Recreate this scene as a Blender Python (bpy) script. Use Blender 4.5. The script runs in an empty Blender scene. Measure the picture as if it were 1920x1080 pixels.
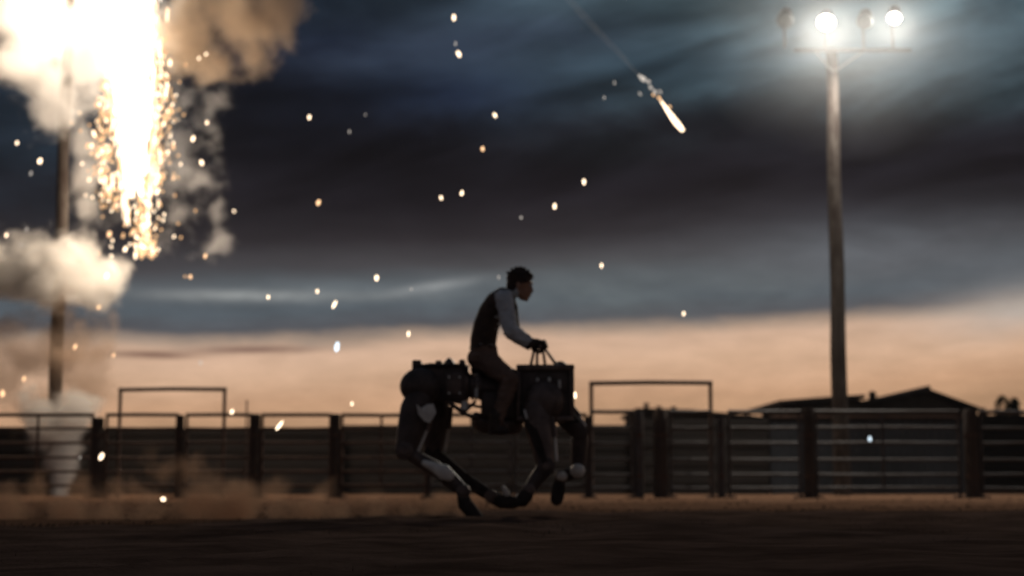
import bpy, bmesh, math, random
from mathutils import Vector, Matrix, noise

random.seed(11)
scene = bpy.context.scene
col = scene.collection
R = math.radians

# ------------------------------------------------------------------ camera
CAM_H = 0.35
F = 3000.0                      # focal length in pixels of a 1920 px wide frame
TH = math.atan(360.0 / F)
cam_data = bpy.data.cameras.new('camera')
cam = bpy.data.objects.new('camera', cam_data)
col.objects.link(cam)
cam.location = (0, 0, CAM_H)
cam.rotation_euler = (math.pi / 2 + TH, 0, 0)
cam_data.sensor_width = 36
cam_data.lens = 36 * F / 1920
cam_data.clip_start = 0.05
cam_data.clip_end = 4000
cam_data.dof.use_dof = True
cam_data.dof.focus_distance = 6.0
cam_data.dof.aperture_fstop = 2.3
scene.camera = cam

# ------------------------------------------------------------------ view
scene.view_settings.view_transform = 'Standard'
scene.view_settings.look = 'None'
scene.view_settings.exposure = 0
scene.view_settings.gamma = 1
scene.cycles.use_denoising = True
scene.cycles.volume_bounces = 3
scene.cycles.max_bounces = 6
scene.cycles.sample_clamp_indirect = 4
scene.cycles.sample_clamp_direct = 6
scene.cycles.volume_max_steps = 256
scene.cycles.volume_step_rate = 1.0


# ------------------------------------------------------------------ node helper
class NT:
    def __init__(self, tree):
        self.t = tree
        self.n = tree.nodes
        self.l = tree.links

    def new(self, typ, **kw):
        n = self.n.new(typ)
        for k, v in kw.items():
            setattr(n, k, v)
        return n

    def put(self, sock, v):
        if hasattr(v, 'is_output'):
            self.l.new(v, sock)
        else:
            sock.default_value = v

    def math(self, op, a, b=0.0, c=0.0, clamp=False):
        n = self.new('ShaderNodeMath', operation=op, use_clamp=clamp)
        self.put(n.inputs[0], a)
        self.put(n.inputs[1], b)
        self.put(n.inputs[2], c)
        return n.outputs[0]

    def add(self, a, b): return self.math('ADD', a, b)
    def sub(self, a, b): return self.math('SUBTRACT', a, b)
    def mul(self, a, b, clamp=False): return self.math('MULTIPLY', a, b, clamp=clamp)

    def sstep(self, v, lo, hi, to0=0.0, to1=1.0):
        n = self.new('ShaderNodeMapRange', interpolation_type='SMOOTHSTEP')
        self.put(n.inputs['Value'], v)
        self.put(n.inputs['From Min'], lo)
        self.put(n.inputs['From Max'], hi)
        self.put(n.inputs['To Min'], to0)
        self.put(n.inputs['To Max'], to1)
        return n.outputs['Result']

    def mix(self, fac, a, b, blend='MIX'):
        n = self.new('ShaderNodeMix', data_type='RGBA', blend_type=blend)
        self.put(n.inputs[0], fac)
        self.put(n.inputs[6], a)
        self.put(n.inputs[7], b)
        return n.outputs[2]

    def ramp(self, v, stops, interp='EASE'):
        n = self.new('ShaderNodeValToRGB')
        cr = n.color_ramp
        cr.interpolation = interp
        while len(cr.elements) < len(stops):
            cr.elements.new(0.5)
        for e, (p, c) in zip(cr.elements, stops):
            e.position = p
            e.color = (c[0], c[1], c[2], 1)
        self.put(n.inputs[0], v)
        return n.outputs[0]

    def noise(self, vec, scale, detail=4, rough=0.5, dist=0.0):
        n = self.new('ShaderNodeTexNoise')
        if vec is not None:
            self.l.new(vec, n.inputs['Vector'])
        n.inputs['Scale'].default_value = scale
        n.inputs['Detail'].default_value = detail
        n.inputs['Roughness'].default_value = rough
        n.inputs['Distortion'].default_value = dist
        return n.outputs[0]

    def comb(self, x, y, z):
        n = self.new('ShaderNodeCombineXYZ')
        self.put(n.inputs[0], x); self.put(n.inputs[1], y); self.put(n.inputs[2], z)
        return n.outputs[0]


def lin(r, g, b):
    def f(c):
        c /= 255.0
        return c / 12.92 if c <= 0.04045 else ((c + 0.055) / 1.055) ** 2.4
    return (f(r), f(g), f(b))


def rgba(c): return (c[0], c[1], c[2], 1.0)


# ------------------------------------------------------------------ sky
world = bpy.data.worlds.new('World')
scene.world = world
world.use_nodes = True
w = NT(world.node_tree)
w.n.clear()
tc = w.new('ShaderNodeTexCoord')
sep = w.new('ShaderNodeSeparateXYZ')
w.l.new(tc.outputs['Generated'], sep.inputs[0])
dx, dy, dz = sep.outputs
az = w.math('ARCTAN2', dx, dy)                                  # 0 = straight ahead of the camera
el = w.math('ARCSINE', dz)
U = w.mul(az, 3.0)                                              # thousands of photo pixels, for legibility
V = w.mul(el, 3.0)
vec_wide = w.comb(w.mul(U, 1.0), 0.0, w.mul(V, 4.2))
vec_mid = w.comb(w.mul(U, 1.0), 3.3, w.mul(V, 2.2))
n1 = w.noise(vec_wide, 1.7, 5, 0.55, 0.4)
n2 = w.noise(vec_mid, 3.2, 6, 0.6, 0.3)
n3 = w.noise(vec_wide, 7.0, 5, 0.6, 0.2)
n1c = w.sub(n1, 0.5)
n2c = w.sub(n2, 0.5)
n3c = w.sub(n3, 0.5)
ahead = w.sstep(w.math('COSINE', az), -0.35, 0.75)               # the sunset side of the sky
# the underside of the cloud deck dips to the left of the view
deck = w.add(V, w.mul(w.math('SINE', az), -0.10))
warp = w.add(deck, w.add(w.mul(n1c, 0.055), w.add(w.mul(n2c, 0.055), w.mul(n3c, 0.015))))
SC = 1 / 1.2


def stop(y, c): return ((900 - y) / 1000.0 * SC, lin(*c))


deck_col = w.ramp(w.mul(warp, SC), sorted([
    stop(900, (152, 120, 96)), stop(790, (182, 145, 114)), stop(750, (198, 158, 127)),
    stop(690, (210, 174, 146)), stop(640, (209, 176, 152)), stop(619, (154, 137, 124)), stop(602, (84, 86, 92)),
    stop(570, (84, 93, 101)), stop(530, (86, 92, 98)), stop(495, (69, 68, 72)), stop(440, (47, 44, 48)),
    stop(370, (34, 31, 36)), stop(290, (24, 22, 27)), stop(180, (22, 22, 30)),
    stop(80, (26, 31, 46)), stop(-40, (38, 48, 60)), stop(-220, (44, 54, 64))], key=lambda s: s[0]), 'LINEAR')


def spot(x, y, sx, sy, slope=0.0):
    """soft patch of sky centred on a direction, with ragged edge"""
    u = w.math('DIVIDE', w.sub(U, (x - 960) / 1000.0), sx / 1000.0)
    vv = w.sub(V, w.mul(w.sub(U, (x - 960) / 1000.0), slope))
    v = w.math('DIVIDE', w.sub(vv, (900 - y) / 1000.0), sy / 1000.0)
    v = w.add(v, w.mul(n2c, 1.1))
    d = w.add(w.mul(u, u), w.mul(v, v))
    return w.math('EXPONENT', w.mul(d, -1.0))


def patch(base, x, y, sx, sy, c, k, slope=0.0, nz=0.0):
    m = spot(x, y, sx, sy, slope)
    if nz:
        m = w.mul(m, w.add(1.0 - nz * 0.5, w.mul(w.sstep(n2, 0.35, 0.68), nz)))
    m = w.mul(m, k, clamp=True)
    return w.mix(m, base, rgba(lin(*c)))


c = deck_col
# large blue-green opening at the upper right and its tail to the left
c = patch(c, 1640, 20, 580, 135, (104, 124, 128), 1.0, 0.03, 0.7)
c = patch(c, 1560, 150, 400, 60, (78, 95, 102), 0.7, 0.0, 0.9)
c = patch(c, 1900, 120, 200, 60, (88, 100, 104), 0.6, 0.10, 0.6)
c = patch(c, 1000, 70, 360, 55, (48, 54, 68), 0.6, 0.05, 1.2)
c = patch(c, 880, 170, 260, 60, (30, 38, 56), 0.6, 0.04, 0.8)
c = patch(c, 1230, 130, 200, 50, (52, 66, 76), 0.55, 0.06, 1.0)
c = patch(c, 90, 260, 160, 110, (56, 72, 84), 0.7, 0.1, 1.0)
# lighter bank low on the right
c = patch(c, 1650, 480, 380, 60, (92, 96, 102), 0.75, 0.04, 0.8)
c = patch(c, 1640, 300, 330, 60, (34, 31, 36), 0.6, -0.03, 0.5)
c = patch(c, 1930, 590, 200, 40, (178, 168, 160), 0.8, 0.10, 0.5)
c = patch(c, 1180, 545, 300, 45, (104, 113, 116), 0.55, 0.0, 1.0)
# pale streaks in the band above the rider
c = patch(c, 520, 560, 190, 10, (160, 164, 164), 0.95, 0.01, 0.9)
c = patch(c, 790, 543, 80, 9, (154, 158, 160), 0.9, 0.16, 0.9)
c = patch(c, 640, 550, 180, 20, (112, 122, 128), 0.6, 0.02, 0.9)
# thin grey bars in the peach band on the left
c = patch(c, 290, 672, 85, 7, (132, 104, 90), 1.0, 0.0, 0.2)
c = patch(c, 480, 660, 110, 7, (132, 106, 94), 1.0, 0.02, 0.3)
# long slanting streaks in the upper deck
vec_diag = w.comb(w.add(U, w.mul(V, 0.6)), 8.1, w.sub(w.mul(V, 4.2), w.mul(U, 1.0)))
n4 = w.noise(vec_diag, 1.7, 4, 0.5, 0.6)
high = w.sstep(V, 0.40, 0.62)
stk = w.add(w.sub(1.0, w.mul(high, 0.16)), w.mul(high, w.mul(w.sub(w.sstep(n4, 0.30, 0.72), 0.5), 0.95)))
c = w.mix(1.0, c, w.comb(w.mul(stk, w.sub(1.02, w.mul(high, 0.10))), stk, w.mul(stk, w.add(0.98, w.mul(high, 0.10)))), 'MULTIPLY')
# fine mottling of the cloud deck
mott = w.add(1.0, w.add(w.mul(n3c, 0.55), w.mul(n2c, 0.50)))
c = w.mix(1.0, c, w.comb(mott, mott, mott), 'MULTIPLY')
# the side of the sky away from the sunset: the same deck, dull blue grey to the horizon
back = w.ramp(w.mul(warp, SC), [(0.0, lin(138, 120, 110)), (0.25, lin(86, 80, 82)), (1.0, lin(46, 52, 62))])
c = w.mix(ahead, back, c)
# below the horizon: dark land
c = w.mix(w.sstep(el, -0.03, 0.0), rgba(lin(40, 30, 26)), c)
SUN_EL, SUN_AZ = 2.0, 10.0
sky = w.new('ShaderNodeTexSky', sky_type='NISHITA')
sky.sun_disc = False
sky.sun_elevation = R(SUN_EL)
sky.sun_rotation = R(SUN_AZ)
sky.air_density = 1.0
sky.dust_density = 2.0
bg1 = w.new('ShaderNodeBackground')
w.put(bg1.inputs[0], c)
bg1.inputs[1].default_value = 1.0
bg2 = w.new('ShaderNodeBackground')
w.l.new(sky.outputs[0], bg2.inputs[0])
bg2.inputs[1].default_value = 0.0002
ash = w.new('ShaderNodeAddShader')
w.l.new(bg1.outputs[0], ash.inputs[0])
w.l.new(bg2.outputs[0], ash.inputs[1])
wo = w.new('ShaderNodeOutputWorld')
w.l.new(ash.outputs[0], wo.inputs[0])

# last light of the sun, low behind the scene and veiled by cloud
sd = bpy.data.lights.new('sun', 'SUN')
sd.energy = 0.15
sd.angle = R(12)
sd.color = (1.0, 0.78, 0.58)
sun = bpy.data.objects.new('sun', sd)
col.objects.link(sun)
sun_dir = Vector((math.sin(R(SUN_AZ)) * math.cos(R(SUN_EL + 3)), math.cos(R(SUN_AZ)) * math.cos(R(SUN_EL + 3)), math.sin(R(SUN_EL + 3))))
sun.rotation_euler = sun_dir.to_track_quat('Z', 'Y').to_euler()


# ------------------------------------------------------------------ geometry helpers
FWD = Vector((0, math.cos(TH), math.sin(TH)))
UP = Vector((0, -math.sin(TH), math.cos(TH)))


def P(px, py, Y):
    """point at depth Y that stands where the photo shows pixel (px, py)"""
    r = FWD * F + Vector((1, 0, 0)) * (px - 960) + UP * (540 - py)
    t = Y / r.y
    return Vector((0, 0, CAM_H)) + r * t


class MB:
    def __init__(self):
        self.v = []
        self.f = []

    def addm(self, vs, fs):
        o = len(self.v)
        self.v += [Vector(p) for p in vs]
        self.f += [tuple(i + o for i in q) for q in fs]
        return self

    def box(self, c, s, bev=0.0, rot=None):
        c = Vector(c)
        bm = bmesh.new()
        bmesh.ops.create_cube(bm, size=1.0)
        for v in bm.verts:
            v.co = Vector((v.co.x * s[0], v.co.y * s[1], v.co.z * s[2]))
        if bev:
            bmesh.ops.bevel(bm, geom=list(bm.edges), offset=bev, segments=2, profile=0.5, affect='EDGES')
        bm.verts.index_update()
        vs = []
        for v in bm.verts:
            p = v.co.copy()
            if rot is not None:
                p = rot @ p
            vs.append(p + c)
        fs = [tuple(v.index for v in f.verts) for f in bm.faces]
        bm.free()
        return self.addm(vs, fs)

    def tube(self, pts, rad, n=12, caps=True, side=Vector((0, 1, 0)), dome=False):
        """swept tube; rad items are r or (ra, rb): ra in plane, rb along side"""
        pts = [Vector(p) for p in pts]
        rad = [r if isinstance(r, tuple) else (r, r) for r in rad]
        if dome:
            t0 = (pts[0] - pts[1]).normalized()
            t1 = (pts[-1] - pts[-2]).normalized()
            m0, m1 = min(rad[0]), min(rad[-1])
            a, b = [], []
            for k in (0.98, 0.8, 0.45):
                s = math.sqrt(1 - k * k)
                a.append((pts[0] + t0 * m0 * k, (rad[0][0] * s, rad[0][1] * s)))
                b.append((pts[-1] + t1 * m1 * k, (rad[-1][0] * s, rad[-1][1] * s)))
            pts = [p for p, _ in a] + pts + [p for p, _ in reversed(b)]
            rad = [r for _, r in a] + rad + [r for _, r in reversed(b)]
        vs, fs = [], []
        m = len(pts)
        for i, p in enumerate(pts):
            t = (pts[min(i + 1, m - 1)] - pts[max(i - 1, 0)]).normalized()
            s = side - t * side.dot(t)
            if s.length < 1e-3:
                s = Vector((1, 0, 0)) - t * t.x
            s.normalize()
            q = t.cross(s)
            for k in range(n):
                a = 2 * math.pi * k / n
                vs.append(p + q * (rad[i][0] * math.cos(a)) + s * (rad[i][1] * math.sin(a)))
        for i in range(m - 1):
            for k in range(n):
                fs.append((i * n + k, i * n + (k + 1) % n, (i + 1) * n + (k + 1) % n, (i + 1) * n + k))
        if caps:
            fs.append(tuple(range(n - 1, -1, -1)))
            fs.append(tuple((m - 1) * n + k for k in range(n)))
        return self.addm(vs, fs)

    def ball(self, c, r, n=14, m=9, rot=None):
        c = Vector(c)
        if not isinstance(r, (tuple, list, Vector)):
            r = (r, r, r)
        vs, fs = [Vector((0, 0, 1))], []
        for i in range(1, m):
            a = math.pi * i / m
            for k in range(n):
                b = 2 * math.pi * k / n
                vs.append(Vector((math.sin(a) * math.cos(b), math.sin(a) * math.sin(b), math.cos(a))))
        vs.append(Vector((0, 0, -1)))
        for k in range(n):
            fs.append((0, 1 + k, 1 + (k + 1) % n))
        for i in range(m - 2):
            for k in range(n):
                a, b = 1 + i * n + k, 1 + i * n + (k + 1) % n
                fs.append((a, a + n, b + n, b))
        e = len(vs) - 1
        for k in range(n):
            fs.append((e, 1 + (m - 2) * n + (k + 1) % n, 1 + (m - 2) * n + k))
        out = []
        for v in vs:
            p = Vector((v.x * r[0], v.y * r[1], v.z * r[2]))
            if rot is not None:
                p = rot @ p
            out.append(p + c)
        return self.addm(out, fs)

    def mesh(self, name, org=Vector((0, 0, 0))):
        me = bpy.data.meshes.new(name)
        me.from_pydata([tuple(v - org) for v in self.v], [], self.f)
        me.validate()
        me.update()
        return me

    def build(self, name, mat, parent=None, org=None, smooth=True):
        if org is None:
            org = Vector(parent['_o']) if parent is not None and '_o' in parent else Vector((0, 0, 0))
        me = self.mesh(name, org)
        return link(name, me, mat, parent, org if parent is None else None, smooth)


def link(name, me, mat, parent=None, loc=None, smooth=True):
    if mat is not None:
        for m_ in (mat if isinstance(mat, (list, tuple)) else [mat]):
            me.materials.append(m_)
    if smooth:
        me.polygons.foreach_set('use_smooth', [True] * len(me.polygons))
        try:
            me.set_sharp_from_angle(angle=R(38))
        except Exception:
            pass
    o = bpy.data.objects.new(name, me)
    col.objects.link(o)
    if parent is not None:
        o.parent = parent
        if '_o' in parent:
            ORG[o.name] = parent['_o']
            o['_o'] = parent['_o']
    elif loc is not None:
        o.location = loc
    return o


ORG = {}


def tag(o, label=None, cat=None, group=None, kind=None):
    if label: o['label'] = label
    if cat: o['category'] = cat
    if group: o['group'] = group
    if kind: o['kind'] = kind
    return o


def thing(name, label, cat, loc, group=None):
    o = bpy.data.objects.new(name, None)
    o.empty_display_size = 0.2
    col.objects.link(o)
    o.location = loc
    o['_o'] = tuple(loc)
    return tag(o, label, cat, group)


def remesh(mb, voxel, smooth_it=2, org=Vector((0, 0, 0)), fac=0.5):
    """fuse a collection of closed shapes into one continuous surface"""
    me = mb.mesh('tmp', org)
    o = bpy.data.objects.new('tmp', me)
    col.objects.link(o)
    r = o.modifiers.new('r', 'REMESH')
    r.mode = 'VOXEL'
    r.voxel_size = voxel
    r.adaptivity = 0.0
    if smooth_it:
        s = o.modifiers.new('s', 'SMOOTH')
        s.iterations = smooth_it
        s.factor = fac
    dg = bpy.context.evaluated_depsgraph_get()
    dg.update()
    out = bpy.data.meshes.new_from_object(o.evaluated_get(dg))
    bpy.data.objects.remove(o)
    bpy.data.meshes.remove(me)
    return out


# ------------------------------------------------------------------ materials
def mat(name, base, rough=0.7, metal=0.0, var=0.25, scale=6.0, bump=0.0, bscale=40.0, second=None, stretch=None, spec=0.4):
    m = bpy.data.materials.new(name)
    m.use_nodes = True
    t = NT(m.node_tree)
    b = t.n['Principled BSDF']
    tc = t.new('ShaderNodeTexCoord')
    vec = tc.outputs['Object']
    if stretch:
        mp = t.new('ShaderNodeMapping')
        mp.inputs['Scale'].default_value = stretch
        t.l.new(vec, mp.inputs[0])
        vec = mp.outputs[0]
    n = t.noise(vec, scale, 6, 0.6, 0.2)
    f = t.sstep(n, 0.3, 0.72)
    if second is None:
        a = tuple(x * (1 - var) for x in base)
        bb = tuple(min(1, x * (1 + var)) for x in base)
    else:
        a, bb = base, second
    t.put(b.inputs['Base Color'], t.mix(f, rgba(a), rgba(bb)))
    nr = t.noise(vec, scale * 2.7, 4, 0.6)
    t.put(b.inputs['Roughness'], t.math('ADD', rough - 0.12, t.mul(nr, 0.24), clamp=True))
    b.inputs['Metallic'].default_value = metal
    b.inputs['Specular IOR Level'].default_value = spec
    if bump:
        bn = t.new('ShaderNodeBump')
        bn.inputs['Strength'].default_value = bump
        bn.inputs['Distance'].default_value = 0.02
        t.l.new(t.noise(vec, bscale, 5, 0.6), bn.inputs['Height'])
        t.l.new(bn.outputs[0], b.inputs['Normal'])
    return m


def emit(name, color, strength):
    m = bpy.data.materials.new(name)
    m.use_nodes = True
    t = NT(m.node_tree)
    t.n.clear()
    e = t.new('ShaderNodeEmission')
    tc = t.new('ShaderNodeTexCoord')
    n = t.noise(tc.outputs['Object'], 9.0, 3, 0.5)
    t.put(e.inputs[0], rgba(color))
    t.put(e.inputs[1], t.mul(t.add(0.6, t.mul(n, 0.8)), strength))
    o = t.new('ShaderNodeOutputMaterial')
    t.l.new(e.outputs[0], o.inputs[0])
    m.cycles.emission_sampling = 'NONE'
    return m


def soft_volume(name, color, density, puffs, nscale, amp, lo, hi, detail=4, stretch=(1, 1, 1)):
    """smoke that thins out towards the rim of every billow and is eroded by turbulence"""
    m = bpy.data.materials.new(name)
    m.use_nodes = True
    t = NT(m.node_tree)
    t.n.clear()
    pv = t.new('ShaderNodeVolumePrincipled')
    pv.inputs['Color'].default_value = rgba(color)
    tc = t.new('ShaderNodeTexCoord')
    vec = tc.outputs['Object']
    field = None
    for cpos, rr in puffs:
        d = t.new('ShaderNodeVectorMath', operation='DISTANCE')
        t.l.new(vec, d.inputs[0])
        d.inputs[1].default_value = cpos
        f = t.math('MULTIPLY_ADD', d.outputs['Value'], -1.0 / rr, 1.0)
        field = f if field is None else t.math('SMOOTH_MAX', field, f, 0.45)
    mp = t.new('ShaderNodeMapping')
    mp.inputs['Scale'].default_value = stretch
    t.l.new(vec, mp.inputs[0])
    n = t.noise(mp.outputs[0], nscale, detail, 0.58, 0.25)
    e = t.math('MULTIPLY_ADD', t.sub(n, 0.5), amp, field)
    t.put(pv.inputs['Density'], t.sstep(e, lo, hi, 0.0, density))
    o = t.new('ShaderNodeOutputMaterial')
    t.l.new(pv.outputs[0], o.inputs['Volume'])
    return m


def volume(name, color, density, nscale=1.2, lo=0.35, hi=0.7, floor=0.0, aniso=0.0, stretch=(1, 1, 1), detail=4):
    m = bpy.data.materials.new(name)
    m.use_nodes = True
    t = NT(m.node_tree)
    t.n.clear()
    pv = t.new('ShaderNodeVolumePrincipled')
    pv.inputs['Color'].default_value = rgba(color)
    pv.inputs['Anisotropy'].default_value = aniso
    if nscale:
        tc = t.new('ShaderNodeTexCoord')
        mp = t.new('ShaderNodeMapping')
        mp.inputs['Scale'].default_value = stretch
        t.l.new(tc.outputs['Object'], mp.inputs[0])
        n = t.noise(mp.outputs[0], nscale, detail, 0.55, 0.3)
        t.put(pv.inputs['Density'], t.sstep(n, lo, hi, density * floor, density))
    else:
        pv.inputs['Density'].default_value = density
    o = t.new('ShaderNodeOutputMaterial')
    t.l.new(pv.outputs[0], o.inputs['Volume'])
    return m


M = {}
M['dirt'] = mat('dry arena dirt', (0.135, 0.074, 0.046), 0.95, 0, 0.0, 0.55, 0.8, 9.0, second=(0.21, 0.12, 0.076), spec=0.0)
M['turf'] = mat('dark trampled turf', (0.125, 0.080, 0.060), 0.95, 0, 0.4, 1.5, 0.8, 25.0, spec=0.0)
M['grass'] = mat('dry dark grass', (0.095, 0.070, 0.054), 0.8, 0, 0.4, 3.0, spec=0.0)
M['clod'] = mat('loose dirt clods', (0.09, 0.056, 0.038), 0.95, 0, 0.3, 3.0, spec=0.1)
M['pipe'] = mat('weathered steel pipe', (0.085, 0.08, 0.082), 0.55, 0.3, 0.0, 1.6, 0.15, 60, second=(0.045, 0.030, 0.024))
M['rust'] = mat('rusty brown steel', (0.085, 0.048, 0.034), 0.7, 0.2, 0.35, 5.0, 0.2, 60)
M['post'] = mat('dark creosoted post', (0.060, 0.042, 0.033), 0.85, 0, 0.4, 4.0, 0.5, 30, stretch=(1, 1, 0.15))
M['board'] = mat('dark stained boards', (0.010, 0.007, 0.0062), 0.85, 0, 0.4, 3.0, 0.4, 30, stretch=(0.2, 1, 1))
M['sheet'] = mat('blue grey sheet metal', (0.016, 0.019, 0.025), 0.7, 0.2, 0.25, 1.2, spec=0.4)
M['polewood'] = mat('bleached pole wood', (0.018, 0.009, 0.006), 0.9, 0, 0.0, 3.0, 0.6, 25, second=(0.075, 0.063, 0.055), stretch=(1.6, 1.6, 0.45))
M['barnwall'] = mat('barn siding', (0.05, 0.04, 0.035), 0.8, 0, 0.3, 2.0)
M['barnroof'] = mat('barn roofing', (0.06, 0.05, 0.046), 0.6, 0.3, 0.3, 1.5)
M['galv'] = mat('galvanised bracket', (0.12, 0.12, 0.12), 0.6, 0.4, 0.2, 8)
M['lamp_body'] = mat('lamp housing', (0.07, 0.072, 0.075), 0.6, 0.2, 0.2, 8)
M['lamp_dead'] = mat('unlit lamp glass', (0.10, 0.115, 0.12), 0.15, 0, 0.2, 8)
M['lamp_lit'] = emit('lit lamp glass', (1.0, 0.93, 0.82), 14)
M['robot'] = mat('dark robot casing', (0.085, 0.062, 0.054), 0.5, 0.1, 0.35, 9.0, 0.1, 50)
M['robot2'] = mat('worn robot frame', (0.15, 0.11, 0.095), 0.42, 0.25, 0.4, 9.0, 0.1, 50)
M['pale'] = mat('pale worn metal', (0.86, 0.81, 0.74), 0.42, 0.0, 0.2, 12.0, 0.05, 60)
M['hose'] = mat('black rubber hose', (0.05, 0.04, 0.036), 0.85, 0, 0.3, 10, spec=0.1)
M['leather'] = mat('brown saddle leather', (0.05, 0.033, 0.026), 0.6, 0, 0.3, 14, 0.2, 80)
M['skin'] = mat('tanned skin', (0.42, 0.23, 0.15), 0.5, 0, 0.12, 20)
M['hair'] = mat('dark brown hair', (0.045, 0.024, 0.016), 0.6, 0, 0.4, 30, 0.8, 90, stretch=(1, 1, 0.4))
M['shirt'] = mat('grey blue shirt', (0.66, 0.68, 0.70), 0.85, 0, 0.15, 14, 0.5, 22)
M['vest'] = mat('dark brown vest', (0.075, 0.046, 0.034), 0.85, 0, 0.3, 12, 0.4, 40)
M['trouser'] = mat('brown work trousers', (0.20, 0.125, 0.092), 0.9, 0, 0.2, 10, 0.6, 20)
M['glove'] = mat('dark leather glove', (0.06, 0.038, 0.028), 0.6, 0, 0.3, 20)
M['eye'] = mat('eye', (0.5, 0.48, 0.45), 0.2, 0, 0.1, 30)
M['foliage'] = mat('dusky foliage', (0.03, 0.035, 0.018), 0.8, 0, 0.5, 4)
M['bark'] = mat('bark', (0.05, 0.036, 0.026), 0.9, 0, 0.3, 6, 0.5, 30)
M['spark'] = emit('white hot spark', (1.0, 0.76, 0.52), 3.4)
M['spark_warm'] = emit('orange spark', (1.0, 0.60, 0.32), 2.0)
M['spark_dim'] = emit('cooling spark', (0.95, 0.85, 0.75), 0.7)
M['spark_blue'] = emit('blue white spark', (0.72, 0.88, 1.0), 1.8)
M['gold'] = emit('golden spark', (1.0, 0.58, 0.28), 1.6)
M['molten'] = emit('molten white stream', (1.0, 0.90, 0.78), 5)

# ------------------------------------------------------------------ ground
gb = MB()
S = 900
nx = 70
xs = [-S] + [-60 + 120 * i / nx for i in range(nx + 1)] + [S]
ys = [-S] + [-10 + 90 * i / 100 for i in range(101)] + [S * 1.6]
vs, fs = [], []
for y in ys:
    for x in xs:
        z = 0.0
        if abs(x) < 61 and -11 < y < 81:
            z = 0.018 * noise.noise(Vector((x * 0.9, y * 0.9, 0))) + 0.010 * noise.noise(Vector((x * 2.7, y * 2.7, 3)))
        vs.append((x, y, z))
w_ = len(xs)
for j in range(len(ys) - 1):
    for i in range(w_ - 1):
        fs.append((j * w_ + i, j * w_ + i + 1, (j + 1) * w_ + i + 1, (j + 1) * w_ + i))
gb.addm(vs, fs)
tag(gb.build('ground', M['dirt']), kind='structure')


def turf_edge(x):
    """far edge of the dark turf strip in front of the track"""
    px = 960 + x * 3000 / 16
    base = 17.3 if px > 900 else 17.3 - 5.4 * min(1, (900 - px) / 420.0)
    return base + 0.35 * noise.noise(Vector((x * 1.3, 0, 7))) + 0.2 * noise.noise(Vector((x * 4.1, 0, 9)))


tb = MB()
vs, fs = [], []
NX, NY = 160, 26
for j in range(NY + 1):
    for i in range(NX + 1):
        x = -14 + 28 * i / NX
        e = turf_edge(x)
        y = -6 + (e + 6) * j / NY
        k = min(1.0, (e - y) / 1.2)
        z = 0.006 + k * (0.03 + 0.035 * (noise.noise(Vector((x * 1.7, y * 1.2, 5))) + 0.4)) * (1 if y > 1.5 else 0.4)
        vs.append((x, y, max(z, 0.006) if k > 0 else -0.01))
for j in range(NY):
    for i in range(NX):
        a = j * (NX + 1) + i
        fs.append((a, a + 1, a + NX + 2, a + NX + 1))
tb.addm(vs, fs)
tag(tb.build('turf_verge', M['turf']), kind='structure')

gr = MB()
for k in range(16000):
    y = 4.5 + 13.2 * random.random() ** 0.75
    x = (random.random() - 0.5) * 2 * (y * 0.36 + 0.6)
    if y > turf_edge(x) - 0.02:
        continue
    cl = noise.noise(Vector((x * 1.1, y * 0.7, 2)))
    if cl < -0.1 and random.random() < 0.7:
        continue
    h = random.uniform(0.012, 0.036) * (1 + max(0, cl)) * (0.7 if y < 9 else 1)
    a = random.random() * math.pi
    ww = random.uniform(0.003, 0.007)
    l = Vector((random.gauss(0, 0.35), random.gauss(0, 0.35), 1)) * h
    p = Vector((x, y, 0.02))
    d = Vector((math.cos(a), math.sin(a), 0)) * ww
    gr.addm([p - d, p + d, p + l], [(0, 1, 2)])
tag(gr.build('grass', M['grass'], smooth=False), 'short dark dry grass across the dark turf foreground', 'grass', kind='stuff')

cb = MB()
for k in range(1500):
    y = random.uniform(11, 33)
    x = (random.random() - 0.5) * 2 * (y * 0.34)
    if y < turf_edge(x) + 0.1:
        continue
    r = random.uniform(0.008, 0.03)
    a = random.random() * 6.28
    vs = []
    for q in range(5):
        b = a + q * 1.2566
        vs.append((x + math.cos(b) * r * random.uniform(0.7, 1.2), y + math.sin(b) * r * random.uniform(0.7, 1.2), -0.01 + random.uniform(0, 0.006)))
    vs.append((x, y, r * random.uniform(0.5, 0.9) + 0.004))
    cb.addm(vs, [(q, (q + 1) % 5, 5) for q in range(5)])
tag(cb.build('dirt_clods', M['clod'], smooth=False), 'loose clods scattered over the brown dirt track', 'dirt', kind='stuff')

# ------------------------------------------------------------------ board wall and sheet fence behind the arena
FY = 31.6      # arena fence
WY = 40.0      # solid wall behind it


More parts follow.
